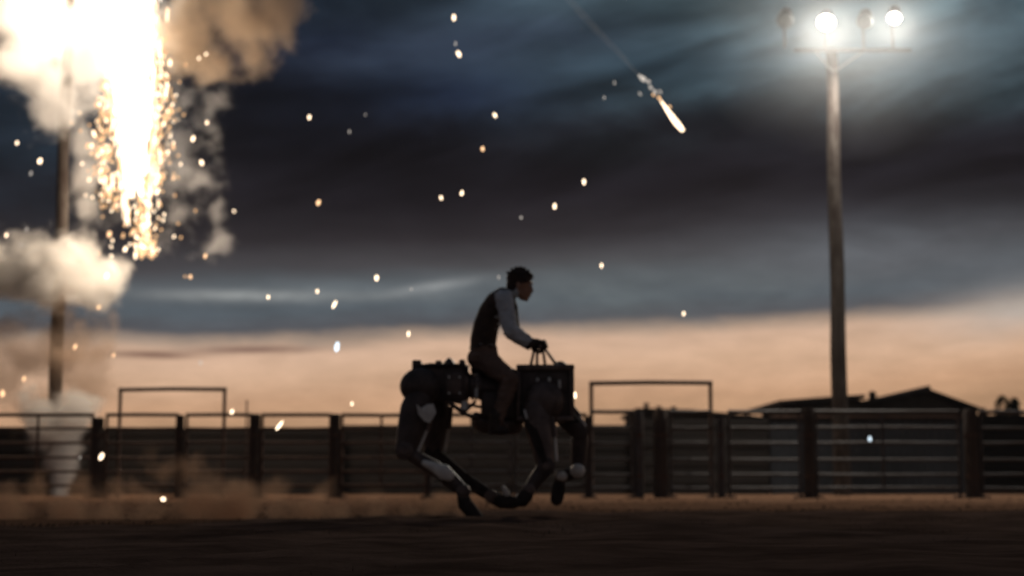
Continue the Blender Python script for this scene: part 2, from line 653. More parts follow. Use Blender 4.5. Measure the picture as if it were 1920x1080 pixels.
def board_wall(x0, x1, ytop, label, Y, matl, name, cat, vertical=False):
    a, b = P(x0, 900, Y), P(x1, 900, Y)
    h = P(900, ytop, Y).z
    root = thing(name, label, cat, ((a.x + b.x) / 2, Y, 0))
    L = b.x - a.x
    npost = max(2, int(L / 2.6) + 1)
    for i in range(npost):
        x = a.x + 0.08 + (L - 0.16) * i / (npost - 1)
        MB().box((x, Y + 0.10, h / 2 - 0.1), (0.12, 0.12, h + 0.1), 0.01).build('post', M['post'], root)
    if not vertical:
        nb = 8
        for k in range(nb):
            z = (k + 0.5) * h / nb
            MB().box(((a.x + b.x) / 2, Y + (0.0 if k % 2 else 0.026) + random.uniform(-0.004, 0.004), z), (L, 0.035, h / nb + (0.03 if k < nb - 1 else 0)), 0.004).build('board', matl, root)
    else:
        vs, fs = [], []
        n = int(L / 0.05)
        for i in range(n + 1):
            x = a.x + L * i / n
            yy = Y + 0.010 * math.sin(i * math.pi / 2)
            vs += [(x, yy, 0.02), (x, yy, h)]
        for i in range(n):
            fs.append((2 * i, 2 * i + 2, 2 * i + 3, 2 * i + 1))
        m = MB().addm(vs, fs)
        m.build('corrugated_sheet', matl, root)
        MB().box(((a.x + b.x) / 2, Y - 0.03, h + 0.02), (L, 0.09, 0.05), 0.01).build('cap_rail', M['rust'], root)
    return root


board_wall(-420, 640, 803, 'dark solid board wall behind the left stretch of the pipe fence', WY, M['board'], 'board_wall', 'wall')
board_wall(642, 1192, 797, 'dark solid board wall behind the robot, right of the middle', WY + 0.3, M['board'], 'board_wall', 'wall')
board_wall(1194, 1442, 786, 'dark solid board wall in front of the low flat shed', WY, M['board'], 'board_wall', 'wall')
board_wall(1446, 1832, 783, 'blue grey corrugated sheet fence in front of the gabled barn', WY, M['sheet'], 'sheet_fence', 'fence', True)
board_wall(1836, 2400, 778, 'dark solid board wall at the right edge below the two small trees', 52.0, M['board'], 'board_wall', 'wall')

# ------------------------------------------------------------------ buildings
BY = 62.0


def prism(mb, prof, y0, y1):
    """extrude an x-z outline between two depths"""
    n = len(prof)
    vs = [(x, y0, z) for x, z in prof] + [(x, y1, z) for x, z in prof]
    fs = [tuple(range(n)), tuple(range(2 * n - 1, n - 1, -1))]
    for i in range(n):
        j = (i + 1) % n
        fs.append((j, i, n + i, n + j))
    return mb.addm(vs, fs)


def zx(px, py, Y=BY):
    p = P(px, py, Y)
    return p.x, p.z


def roof_strip(mb, line, y0, y1, th):
    prof = list(line) + [(x, z - th) for x, z in reversed(line)]
    return prism(mb, prof, y0, y1)


# gabled barn
xl, zl = zx(1596, 753); xr, zr = zx(1834, 766); xp, zp = zx(1735, 730)
barn = thing('gabled_barn', 'low gabled barn with a dark ridge roof right of the light pole', 'barn', ((xl + xr) / 2, BY, 0))
prism(MB(), [(xl + 0.3, 0), (xr - 0.3, 0), (xr - 0.3, zr - 0.12), (xp, zp - 0.17), (xl + 0.3, zl - 0.12)], BY, BY + 11).build('wall', M['barnwall'], barn, smooth=False)
rf = roof_strip(MB(), [(xl - 0.15, zl - 0.02), (xl + 1.0, zl + 0.09), (xp, zp), (xr, zr)], BY - 0.5, BY + 11.5, 0.10).build('roof', M['barnroof'], barn, smooth=False)
vx, vz = zx(1663, 741)
MB().box((vx, BY + 2.5, vz + 0.02), (0.26, 0.26, 0.42), 0.02).tube([(vx, BY + 2.5, vz + 0.2), (vx, BY + 2.5, vz + 0.30)], [0.19, 0.05], 10).build('roof_vent', M['barnroof'], rf)
MB().tube([(xp, BY - 0.5, zp + 0.03), (xp, BY + 11.5, zp + 0.03)], [0.09, 0.09], 8).build('ridge_cap', M['barnroof'], rf)
dr = MB().box((xp, BY - 0.04, 1.2), (2.0, 0.06, 2.4), 0.01).build('door', M['sheet'], barn)
MB().box((xp + 0.8, BY - 0.09, 1.1), (0.06, 0.05, 0.24), 0.01).build('handle', M['galv'], dr)
# lean-to with an open end post
xa, za = zx(1436, 758); xb, zb = zx(1600, 747)
lean = thing('open_shed', 'low lean-to shed with an open end bay left of the light pole', 'shed', ((xa + xb) / 2, BY - 1, 0))
roof_strip(MB(), [(xa, za), (zx(1500, 753)[0], zx(1500, 753)[1]), (xb - 0.2, zb)], BY - 3, BY + 6, 0.16).build('roof', M['barnroof'], lean, smooth=False)
xo = zx(1470, 760)[0]
prism(MB(), [(xo, 0), (xb - 0.25, 0), (xb - 0.25, zb - 0.18), (xo, za - 0.08)], BY - 2.4, BY + 5.6).build('wall', M['barnwall'], lean, smooth=False)
MB().box((xa + 0.16, BY - 2.8, (za - 0.16) / 2), (0.2, 0.2, za - 0.18), 0.01).build('post', M['post'], lean)
MB().box((xa + 0.16, BY + 5.7, (za - 0.16) / 2), (0.2, 0.2, za - 0.18), 0.01).build('post', M['post'], lean)
# flat shed with vents
sx0, sz0 = zx(1188, 768); sx1, sz1 = zx(1290, 771); sx2, sz2 = zx(1440, 786)
shed = thing('flat_shed', 'long low shed with a flat vented roof behind the right hoop frame', 'shed', ((sx0 + sx2) / 2, BY, 0))
prism(MB(), [(sx0 + 0.15, 0), (sx2, 0), (sx2, sz2 - 0.12), (sx1, sz1 - 0.12), (sx0 + 0.15, sz0 - 0.12)], BY - 1, BY + 7).build('wall', M['barnwall'], shed, smooth=False)
srf = roof_strip(MB(), [(sx0, sz0), (sx1, sz1), (sx2, sz2)], BY - 1.5, BY + 7.4, 0.11).build('roof', M['barnroof'], shed, smooth=False)
for px, hh in ((1216, 0.26), (1240, 0.14), (1268, 0.12)):
    x = zx(px, 768)[0]
    MB().tube([(x, BY + 1, sz0 - 0.1), (x, BY + 1, sz0 + hh), (x, BY + 1, sz0 + hh + 0.04)], [0.09, 0.09, 0.15], 8).build('roof_vent', M['galv'], srf)
for px in (1230, 1320, 1390):
    x = zx(px, 800)[0]
    wd = MB().box((x, BY - 1.03, 1.5), (0.9, 0.06, 0.7), 0.01).build('window', M['lamp_dead'], shed)
    MB().box((x, BY - 1.06, 1.12), (1.0, 0.1, 0.06), 0.01).build('sill', M['barnwall'], wd)


# small trees
def tree(px, pytop, wpx, Y, label, seed):
    rnd = random.Random(seed)
    top = P(px, pytop, Y)
    wdt = wpx / 2 * Y / 3000
    root = thing('small_tree', label, 'tree', (top.x, Y, 0), 'small trees at the right edge')
    H = top.z
    t = MB()
    t.tube([(top.x, Y, -0.1), (top.x + 0.05, Y, H * 0.4), (top.x, Y, H * 0.85)], [0.13, 0.09, 0.03], 8)
    for k in range(9):
        a = rnd.random() * 6.28
        z0 = H * rnd.uniform(0.35, 0.7)
        t.tube([(top.x, Y, z0), (top.x + math.cos(a) * wdt * 0.7, Y + math.sin(a) * wdt * 0.7, z0 + H * 0.14)], [0.035, 0.012], 5)
    t.build('trunk', M['bark'], root)
    cr = MB()
    for k in range(2600):
        a = rnd.random() * 6.28
        u = rnd.random() ** 0.6
        tz = rnd.random()
        prof = max(0.0, 1 - abs(2 * tz - 1) ** 3.0) ** 0.5
        rr = wdt * prof * u * (1 + 0.45 * noise.noise(Vector((a * 1.5, tz * 5, seed))))
        p = Vector((top.x + math.cos(a) * rr, Y + math.sin(a) * rr, H * (0.5 + 0.5 * tz)))
        if noise.noise(p * 2.4) < -0.22:
            continue
        s = rnd.uniform(0.05, 0.11)
        d1 = Vector((rnd.gauss(0, 1), rnd.gauss(0, 1), rnd.gauss(0, 1))).normalized() * s
        d2 = Vector((rnd.gauss(0, 1), rnd.gauss(0, 1), rnd.gauss(0, 1))).normalized() * s
        cr.addm([p, p + d1, p + d1 + d2, p + d2], [(0, 1, 2, 3)])
    cr.build('crown', M['foliage'], root, smooth=False)


tree(1880, 744, 34, 70, 'wider of two small dark trees at the right edge, left of its neighbour', 3)
tree(1902, 748, 19, 71, 'slimmer small dark tree beside the frame edge on the right', 4)
tree(1846, 768, 22, 69, 'low dark bush just right of the gabled barn eave', 5)

# ------------------------------------------------------------------ arena pipe fence
LZ = [778, 803, 830, 858, 884, 910]
RZ = [772, 802, 831, 862, 890, 915]


def fence_panel(x0, x1, rails, label, matl, brace=True, dy=0.0):
    Y = FY + dy
    a, b = P(x0, 850, Y).x, P(x1, 850, Y).x
    root = thing('pipe_fence', label, 'fence', ((a + b) / 2, Y, 0), 'pipe panels of the arena fence')
    zs = [P(960, y, Y).z for y in rails]
    for k, z in enumerate(zs):
        r = 0.038 if k == 0 else 0.028
        sag = random.uniform(-0.012, 0.012)
        MB().tube([(a, Y, z), ((a + b) / 2, Y, z + sag), (b, Y, z)], [r, r, r], 10).build('rail', matl, root)
    for x in (a + 0.02, b - 0.02):
        MB().tube([(x, Y + 0.002, -0.03), (x, Y + 0.002, zs[0] - 0.01)], [0.030, 0.030], 10).build('upright', matl, root)
        MB().box((x, Y, 0.02), (0.22, 0.30, 0.03), 0.008).build('foot', matl, root)
    if brace and b - a > 1.6:
        x = (a + b) / 2 + random.uniform(-0.1, 0.1)
        MB().box((x, Y + 0.035, (zs[0] + zs[-1]) / 2), (0.05, 0.012, zs[0] - zs[-1]), 0.003).build('brace', matl, root)
    return root


for x0, x1, rails, label, mk in [
    (-330, -52, LZ, 'rusty pipe fence panel running out of frame at the far left', 'rust'),
    (-44, 174, LZ, 'rusty pipe fence panel in front of the rising smoke column at left', 'rust'),
    (197, 333, LZ, 'short rusty pipe panel under the left half of the left hoop frame', 'rust'),
    (347, 471, LZ, 'short rusty pipe panel under the right end of the left hoop frame', 'rust'),
    (489, 621, LZ, 'rusty pipe panel between the two dark posts left of the robot', 'rust'),
    (639, 800, LZ, 'rusty pipe panel partly hidden by the robot hindquarters', 'rust'),
    (806, 960, LZ, 'pipe panel behind the rider, seen under the robot belly', 'pipe'),
    (966, 1100, LZ, 'pipe panel behind the robot front legs', 'pipe'),
    (1107, 1188, RZ, 'short grey pipe panel under the left end of the right hoop frame', 'pipe'),
    (1256, 1336, RZ, 'short grey pipe panel right of the wide dark gate post', 'pipe'),
    (1366, 1502, RZ, 'grey pipe panel just left of the post by the light pole', 'pipe'),
    (1529, 1800, RZ, 'long grey pipe panel crossing in front of the light pole and barn', 'pipe'),
    (1838, 2060, RZ, 'grey pipe panel running out of frame at the right', 'pipe')]:
    fence_panel(x0, x1, rails, label, M[mk])


def fence_post(px, wpx, ytop, label, matl='post', lean=0.0, dy=0.02):
    Y = FY + dy
    p = P(px, ytop, Y)
    r = wpx / 2 * Y / 3000
    root = thing('fence_post', label, 'post', (p.x, Y, 0), 'posts of the arena fence')
    MB().tube([(p.x, Y, -0.15), (p.x + lean * 0.3, Y, p.z * 0.5), (p.x + lean, Y, p.z - 0.03), (p.x + lean, Y, p.z)],
              [r * 1.06, r, r * 0.97, r * 0.85], 12).build('shaft', M[matl], root)
    ring = MB()
    for z in (0.4, 1.2):
        ring.tube([(p.x + lean * z / 1.7, Y, z), (p.x + lean * z / 1.7, Y, z + 0.05)], [r * 1.08, r * 1.08], 12)
    ring.build('band', M['rust'], root)


for a in [(185, 22, 783, 'thick dark post right of the smoke column at left'),
          (340, 12, 778, 'thin post under the left hoop frame between two short panels'),
          (480, 18, 776, 'dark post midway between the left hoop frame and the robot'),
          (630, 17, 776, 'dark post nearest the robot hindquarters'),
          (803, 10, 778, 'post hidden behind the robot rear legs'),
          (1103, 10, 780, 'thin post just in front of the robot front box'),
          (1198, 16, 772, 'grey pipe post left of the wide gate post', 'pipe'),
          (1238, 27, 768, 'widest dark gate post in front of the flat shed'),
          (1351, 14, 782, 'grey pipe post under the right end of the right hoop frame', 'pipe'),
          (1515, 21, 766, 'dark post just left of the light pole'),
          (1819, 27, 768, 'dark post under the right eave of the gabled barn'),
          (-48, 16, 778, 'dark post out at the left frame edge')]:
    fence_post(*a)


def hoop(x0, x1, ytop, label, dy, rmul=1.0):
    Y = FY + dy
    a, b = P(x0, ytop, Y), P(x1, ytop, Y)
    a.x, b.x = P(x0, 800, Y).x, P(x1, 800, Y).x
    r = 0.036 * rmul
    root = thing('hoop_frame', label, 'gate frame', ((a.x + b.x) / 2, Y, 0), 'tall pipe hoop frames over the fence')
    z = a.z
    MB().tube([(a.x, Y, -0.05), (a.x, Y, z)], [r, r], 12).build('upright', M['rust'], root)
    MB().tube([(b.x, Y, -0.05), (b.x, Y, z)], [r, r], 12).build('upright', M['rust'], root)
    MB().tube([(a.x - r, Y, z), ((a.x + b.x) / 2, Y, z + 0.02), (b.x + r, Y, z + 0.01)], [r * 1.15] * 3, 12).build('header', M['rust'], root)


hoop(224, 420, 731, 'thin rectangular pipe hoop standing above the left fence', 0.5)
hoop(1109, 1333, 719, 'thin rectangular pipe hoop above the fence right of the robot', 0.5, 1.1)
p = P(463, 753, FY + 0.6)
r_ = thing('marker_rod', 'thin short rod sticking up behind the fence near the left hoop', 'rod', (p.x, FY + 0.6, 0))
MB().tube([(p.x, FY + 0.6, -0.05), (p.x, FY + 0.6, p.z)], [0.022, 0.016], 8).build('shaft', M['rust'], r_)
MB().ball((p.x, FY + 0.6, p.z), 0.026, 8, 6).build('tip', M['rust'], r_)

# ------------------------------------------------------------------ light poles
PY = 36.0


def light_pole(px, label, lamps, ytop, r0, r1):
    base = P(px, 925, PY)
    x = base.x
    ztop = P(px, ytop, PY).z
    root = thing('light_pole', label, 'light pole', (x, PY, 0), 'arena light poles')
    pts, rr = [], []
    for k in range(13):
        f_ = k / 12
        pts.append((x + 0.015 * math.sin(k * 1.3), PY + 0.012 * math.cos(k), -0.3 + (ztop + 0.3) * f_))
        rr.append(r0 + (r1 - r0) * f_ + 0.004 * math.sin(k * 2.1))
    MB().tube(pts, rr, 20).build('pole', M['polewood'], root)
    ca = P(px, ytop + 6, PY).z
    half = 1.05
    arm = MB().box((x + 0.45, PY - r1 - 0.05, ca), (half * 2 + 0.6, 0.07, 0.08), 0.01).build('crossarm', M['lamp_body'], root)
    MB().tube([(x + 0.75, PY - r1 - 0.11, ca), (x + 0.02, PY - r1 - 0.02, ca - 0.5)], [0.018, 0.018], 6).build('arm_brace', M['galv'], arm)
    MB().tube([(x - 0.45, PY - r1 - 0.11, ca), (x - 0.02, PY - r1 - 0.02, ca - 0.5)], [0.018, 0.018], 6).build('arm_brace', M['galv'], arm)
    for lx, ly, rad, lit, energy in lamps:
        c = P(lx, ly, PY - 0.70)
        d = Vector((-0.22, -0.78, -0.72)).normalized()
        back = c - d * 0.34
        hs = MB().tube([back - d * 0.14, back - d * 0.10, back, c - d * 0.10, c],
                       [0.05, 0.12, 0.15, rad * 0.9, rad], 20, side=Vector((1, 0, 0))).build('lamp_head', M['lamp_body'], root)
        MB().tube([c, c + d * 0.03], [rad * 0.93, rad * 0.80], 20, side=Vector((1, 0, 0))).build('lamp_glass', M['lamp_lit'] if lit else M['lamp_dead'], hs)
        MB().tube([back, Vector((back.x, PY - r1 - 0.05, back.z - 0.15)), Vector((back.x, PY - r1 - 0.05, ca + 0.05))], [0.03] * 3, 8).build('bracket', M['galv'], hs)
        if lit:
            ld = bpy.data.lights.new('arena_lamp', 'SPOT')
            ld.energy = energy
            ld.color = (1.0, 0.92, 0.80)
            ld.shadow_soft_size = 0.16
            ld.spot_size = R(176)
            ld.spot_blend = 0.4
            lo = bpy.data.objects.new('arena_lamp', ld)
            col.objects.link(lo)
            lo.parent = root
            lo.location = c + d * 0.12 - Vector(root['_o'])
            lo.rotation_euler = (-d).to_track_quat('Z', 'Y').to_euler()


light_pole(1579, 'tall wooden light pole with two lit floodlights at the right', [
    (1472, 38, 0.20, False, 0), (1549, 42, 0.22, True, 2600), (1622, 40, 0.20, False, 0), (1677, 34, 0.165, True, 1700)], 92, 0.195, 0.135)
light_pole(98, 'tall wooden light pole standing in smoke under the bright burst', [
    (60, -70, 0.22, False, 0), (150, -70, 0.22, False, 0)], -20, 0.16, 0.12)

# ------------------------------------------------------------------ robot mount
RY = 13.3


def Q(px, py, dy=0.0):
    return P(px, py, RY + dy)


PX = RY / 3000.0        # metres per photo pixel at the rider
root = thing('robot_mount', 'dark four legged robot galloping with a rider on its back', 'robot', (Q(905, 900).x, RY, 0))
RB, RF_, PL = M['robot'], M['robot2'], M['pale']


def pbox(mb, x0, y0, x1, y1, d0, d1, bev=0.012):
    a, b = Q(x0, y0), Q(x1, y1)
    return mb.box(((a.x + b.x) / 2, RY + (d0 + d1) / 2, (a.z + b.z) / 2), (abs(b.x - a.x), d1 - d0, abs(a.z - b.z)), bev)


# rear housing with its clutter of machinery
rear = pbox(MB(), 777, 685, 876, 752, -0.20, 0.20, 0.03).build('rear_housing', RB, root)
for k, (x0, y0, x1, y1, d0, d1) in enumerate([(775, 678, 792, 700, -0.19, 0.02), (797, 684, 814, 700, -0.16, 0.16), (818, 679, 830, 698, -0.2, 0.12),
                                               (836, 685, 852, 698, -0.1, 0.2), (862, 677, 873, 700, -0.19, 0.19), (780, 684, 836, 696, 0.03, 0.2)]):
    pbox(MB(), x0, y0, x1, y1, d0, d1, 0.012).build('actuator_block', RB if k % 2 else RF_, rear)
MB().tube([Q(842, 690), Q(842, 681), Q(842, 671)], [0.05, 0.052, 0.012], 8).build('breather_cap', RF_, rear)
for dy in (-0.21, -0.07, 0.08):
    MB().tube([Q(778, 704, dy), Q(784, 690, dy), Q(806, 682 + 20 * abs(dy), dy), Q(836, 686, dy), Q(866, 684, dy), Q(880, 704, dy)], [0.014] * 6, 8).build('hose', M['hose'], rear)
MB().tube([Q(790, 700, -0.235), Q(812, 712, -0.24), Q(832, 735, -0.24), Q(834, 752, -0.23)], [0.012] * 4, 8).build('hose', M['hose'], rear)
pbox(MB(), 838, 702, 866, 742, -0.225, -0.20, 0.01).build('side_plate', M['robot2'], rear)
for bx_, by_ in ((842, 707), (862, 707), (842, 737), (862, 737)):
    MB().tube([Q(bx_, by_, -0.226), Q(bx_, by_, -0.236)], [0.010, 0.010], 8).build('bolt', PL, rear)
# bulkhead ring and coupling behind the saddle
MB().tube([Q(874, 718), Q(879, 718)], [(0.15, 0.2)] * 2, 24).build('bulkhead', RF_, root)
MB().tube([Q(882, 706), Q(884, 733)], [0.05, 0.05], 12).build('coupling', RF_, root)
sp = MB().tube([Q(868, 722), Q(900, 726), Q(940, 730), Q(985, 730)], [(0.10, 0.13)] * 4, 16).build('spine', RB, root)
for x in (886, 893, 900):
    MB().tube([Q(x - 2, 724), Q(x + 2, 724)], [(0.12, 0.15)] * 2, 20).build('clamp_ring', RF_, sp)
MB().tube([Q(893, 702, -0.08), Q(893, 745, -0.16)], [0.016, 0.016], 8).build('clamp_bolt', PL, sp)
# belly, tank and truss under the saddle
bl = pbox(MB(), 902, 735, 985, 785, -0.15, 0.15, 0.04).build('belly', RB, root)
MB().tube([Q(905, 792, 0), Q(962, 796, 0)], [0.085, 0.085], 16, dome=True).build('battery_tank', RF_, bl)
for dy in (-0.16, 0.16):
    tr = MB()
    tr.tube([Q(838, 752, dy), Q(872, 776, dy), Q(905, 790, dy)], [0.018] * 3, 8)
    tr.tube([Q(868, 752, dy), Q(868, 776, dy)], [0.013] * 2, 8)
    tr.tube([Q(868, 776, dy), Q(892, 752, dy)], [0.013] * 2, 8)
    tr.tube([Q(845, 752, dy), Q(905, 764, dy)], [0.012] * 2, 8)
    tr.build('truss', RF_, root)
MB().tube([Q(872, 752, -0.17), Q(870, 768, -0.17)], [0.026, 0.034], 10).build('truss_joint', PL, root)
MB().ball(Q(893, 780, -0.17), 0.035, 12, 8).build('truss_joint', RF_, root)
# front box: open framed crate
fb = pbox(MB(), 976, 694, 1070, 788, -0.20, 0.20, 0.015).build('front_box', RB, root)
for a in [(968, 687, 1075, 698, -0.235, 0.235), (968, 782, 1073, 791, -0.235, 0.235)]:
    pbox(MB(), *a, 0.008).build('box_frame', RF_, fb)
for x0, x1 in ((968, 976), (1066, 1075)):
    for d in (-0.225, 0.19):
        pbox(MB(), x0, 698, x1, 782, d, d + 0.035, 0.006).build('box_frame', RF_, fb)
for x, y0, y1 in ((1008, 711, 729), (1030, 710, 732), (1049, 715, 728)):
    MB().tube([Q(x, y0, -0.222), Q(x, y1, -0.222)], [0.013, 0.013], 10, dome=True).build('piston_rod', PL, fb)
MB().tube([Q(1050, 690), Q(1050, 684)], [0.06, 0.055], 14).ball(Q(1050, 685), (0.058, 0.058, 0.035)).build('filler_cap', RF_, fb)
pbox(MB(), 990, 702, 1062, 740, -0.212, -0.202, 0.004).build('inner_panel', RB, fb)
MB().tube([Q(1062, 788, -0.2), Q(1085, 790, -0.15), Q(1072, 776, -0.2)], [0.02] * 3, 8).build('hose', M['hose'], fb)
# handlebar of four rods
hb = MB().tube([Q(1013, 650, -0.24), Q(1016, 648, 0), Q(1013, 650, 0.24)], [0.017] * 3, 10, side=Vector((1, 0, 0))).build('handlebar', RF_, root)
for bx_, tx, dy in ((994, 1003, -0.14), (1007, 1007, 0.10), (1023, 1017, 0.14), (1047, 1019, -0.14)):
    MB().tube([Q(tx, 650, dy), Q(bx_, 690, dy)], [0.011, 0.013], 8).build('handlebar_rod', RF_, hb)
for s in (-1, 1):
    MB().tube([Q(1014, 650, 0.09 * s), Q(1014, 650, 0.22 * s)], [0.028, 0.028], 12, side=Vector((1, 0, 0))).build('grip', M['hose'], hb)
# saddle
MB().tube([Q(890, 694), Q(900, 692), Q(930, 694), Q(962, 700), Q(972, 706)], [(0.035, 0.09), (0.055, 0.14), (0.05, 0.13), (0.04, 0.10), (0.03, 0.06)], 16, dome=True).build('saddle', M['leather'], root)
MB().tube([Q(897, 700), Q(894, 688), Q(897, 680)], [(0.02, 0.09), (0.024, 0.11), (0.02, 0.08)], 12, dome=True).build('cantle', M['leather'], root)
for s in (-1, 1):
    st = MB().tube([Q(930, 720, 0.17 * s), Q(930, 775, 0.30 * s)], [(0.004, 0.014)] * 2, 6).build('stirrup_strap', M['leather'], root)
    MB().tube([Q(930, 775, 0.31 * s), Q(920, 800, 0.31 * s), Q(924, 813, 0.31 * s), Q(945, 815, 0.31 * s), Q(950, 800, 0.31 * s), Q(930, 775, 0.31 * s)], [0.010] * 6, 8).build('stirrup', RF_, st)


def leg(name, s, joints, radii, mats, ball_r, hoof):
    """joints: photo positions hip..fetlock; each segment is a part of its own"""
    dys = [0.26 * s, 0.31 * s, 0.32 * s, 0.32 * s, 0.32 * s, 0.32 * s]
    pts = [Q(x, y, dys[i]) for i, (x, y) in enumerate(joints)]
    first = None
    names = ['upper_leg', 'middle_leg', 'lower_leg', 'pastern']
    for i in range(len(pts) - 1):
        a, b = pts[i], pts[i + 1]
        r0, r1 = radii[i]
        d = b - a
        mid1, mid2 = a + d * 0.22, a + d * 0.72
        seg = MB().tube([a, mid1, mid2, b], [(r0 * 0.85, r0 * 0.8), (r0, r0 * 0.85), ((r0 + r1 * 2) / 3, (r0 + r1 * 2) / 3 * 0.8), (r1 * 0.9, r1 * 0.8)], 16, dome=True)
        o = seg.build(names[i] if first is None else names[i], mats[i], root if first is None else first)
        if first is None:
            first = o
            n_ = Vector((-d.z, 0, d.x)).normalized()
            MB().tube([a + n_ * r0 * 1.05 + d * 0.15, a + n_ * r0 * 1.0 + d * 0.55], [0.024, 0.024], 10).build('hydraulic_ram', RF_, first)
            MB().tube([a + n_ * r0 * 1.0 + d * 0.55, a + n_ * r0 * 0.8 + d * 0.95], [0.012, 0.012], 8).build('ram_rod', PL, first)
        if ball_r[i]:
            q = Vector((0, 1, 0))
            MB().tube([b - q * ball_r[i] * 1.0, b - q * ball_r[i] * 0.9, b + q * ball_r[i] * 0.9, b + q * ball_r[i] * 1.0],
                      [ball_r[i] * 0.8, ball_r[i], ball_r[i], ball_r[i] * 0.8], 20, side=Vector((1, 0, 0))).build('joint', mats[i + 1] if i + 1 < len(mats) else RF_, first)
            if s < 0 and mats[min(i + 1, len(mats) - 1)] is not PL:
                MB().tube([b - q * (ball_r[i] + 0.002), b - q * (ball_r[i] + 0.014)], [ball_r[i] * 0.5, ball_r[i] * 0.4], 14, side=Vector((1, 0, 0))).build('joint_cap', RF_, first)
    hp = [Q(x, y, 0.32 * s) for x, y in hoof]
    MB().tube(hp, [(0.045, 0.05), (0.062, 0.07), (0.055, 0.07), (0.028, 0.055)][:len(hp)], 14, dome=True).build('hoof', M['hose'], first)
    return first


MB().ball(Q(788, 724, -0.24), (0.168, 0.12, 0.15), 24, 16).build('haunch', RB, root)
MB().ball(Q(798, 724, 0.24), (0.165, 0.12, 0.15), 24, 16).build('haunch', RB, root)
MB().ball(Q(1020, 752, -0.24), (0.165, 0.10, 0.17), 24, 16).build('shoulder', RF_, root)
MB().ball(Q(1036, 756, 0.24), (0.165, 0.10, 0.17), 24, 16).build('shoulder', RB, root)
leg('hind_leg', -1, [(786, 745), (759, 846), (832, 888), (869, 922)], [(0.13, 0.09), (0.055, 0.068), (0.068, 0.052)], [RB, RF_, RB], [0.075, 0.07, 0.058],
    [(866, 924), (872, 945), (890, 966), (908, 980)])
leg('hind_leg', 1, [(818, 745), (812, 850), (872, 900), (920, 930)], [(0.12, 0.085), (0.062, 0.058), (0.058, 0.05)], [RB, M['hose'], M['hose']], [0.07, 0.06, 0.055],
    [(918, 932), (940, 940), (964, 942), (984, 940)])
leg('fore_leg', -1, [(1003, 765), (1024, 874), (992, 918)], [(0.115, 0.078), (0.066, 0.052)], [RF_, RB], [0.072, 0.05],
    [(994, 916), (986, 928), (980, 938)])
leg('fore_leg', 1, [(1050, 770), (1088, 812), (1083, 884), (1052, 894)], [(0.09, 0.075), (0.075, 0.06), (0.056, 0.05)], [RB, RB, RB], [0.065, 0.068, 0.055],
    [(1050, 896), (1047, 916), (1044, 936)])
MB().tube([Q(796, 868, -0.36), Q(818, 878, -0.37), Q(833, 886, -0.385), Q(843, 893, -0.38)], [(0.026, 0.035), (0.045, 0.04), (0.066, 0.045), (0.045, 0.035)], 16, dome=True).build('hock_highlight', PL, root)  # pale joint cover, shaped and coloured as the highlight on the hock
MB().ball(Q(1083, 883, 0.24), (0.062, 0.06, 0.062), 16, 12).build('knee_guard', PL, root)
MB().ball(Q(1054, 893, 0.26), (0.045, 0.045, 0.04), 14, 10).build('knee_guard', PL, root)
# pale shield inside the hind leg and small bright fittings, the fetlock ones as painted highlights
hs_ = MB()
out_ = [(781, 758), (789, 766), (801, 758), (813, 757), (818, 774), (806, 793), (796, 790), (784, 777)]
nn = len(out_)
hs_.addm([Q(x, y, -0.415) for x, y in out_] + [Q(799, 773, -0.435)] + [Q(x, y, -0.385) for x, y in out_],
         [(k, (k + 1) % nn, nn) for k in range(nn)] + [((k + 1) % nn, k, nn + 1 + k, nn + 1 + (k + 1) % nn) for k in range(nn)] + [tuple(nn + 1 + k for k in range(nn - 1, -1, -1))])
hs_.build('hip_shield', PL, root)
MB().tube([Q(944, 914, 0.30), Q(950, 926, 0.30)], [0.016, 0.03], 10, dome=True).build('fetlock_highlight', PL, root)  # pale pieces stand for highlights on the far hind hoof
MB().ball(Q(976, 931, 0.26), (0.04, 0.03, 0.03)).build('fetlock_highlight', PL, root)
MB().ball(Q(943, 777, -0.2), 0.02, 10, 8).build('belly_bolt', PL, root)
cab = MB()
for k in range(4):
    o_ = k * 5
    cab.tube([Q(978 + o_, 760 + k * 3, -0.22), Q(985 + o_, 790, -0.34), Q(1000 + o_, 830, -0.40), Q(1018 + o_ * 0.5, 868, -0.38)], [0.008] * 4, 6)
cab.build('leg_cables', M['hose'], root)
for x, y in ((984, 770), (994, 782), (1000, 800)):
    MB().tube([Q(x, y, -0.31), Q(x + 4, y + 14, -0.33)], [0.012, 0.012], 8, dome=True).build('cable_clip', PL, root)

# ------------------------------------------------------------------ rider
man = thing('person', 'man in dark vest, grey shirt and brown trousers riding the robot', 'person', (Q(915, 690).x, RY, Q(915, 690).z))
MO = Vector(man['_o'])
b = MB()
segs = []


def limb(pts, rad, key, n=14):
    b.tube(pts, rad, n, dome=True)
    rr = [r if not isinstance(r, tuple) else max(r) for r in rad]
    for i in range(len(pts) - 1):
        segs.append((Vector(pts[i]), Vector(pts[i + 1]), rr[i], rr[i + 1], key))


# trunk
limb([Q(910, 680), Q(908, 664), Q(906, 640), Q(912, 612), Q(925, 584), Q(940, 562), Q(950, 553)],
     [(0.085, 0.15), (0.115, 0.175), (0.10, 0.155), (0.098, 0.16), (0.10, 0.175), (0.075, 0.165), (0.05, 0.11)], 'shirt', 20)
limb([Q(898, 672, -0.08), Q(912, 676, -0.09)], [0.095, 0.09], 'trouser')
limb([Q(898, 672, 0.08), Q(912, 676, 0.09)], [0.095, 0.09], 'trouser')
limb([Q(948, 558), Q(962, 548), Q(968, 540)], [(0.058, 0.06), (0.052, 0.055), (0.05, 0.052)], 'skin')
# head, facing right and a little down
HC = Q(977, 534)
hr = Matrix.Rotation(R(8), 3, 'Y')


def H(x, y, z): return HC + hr @ Vector((x, y, z))


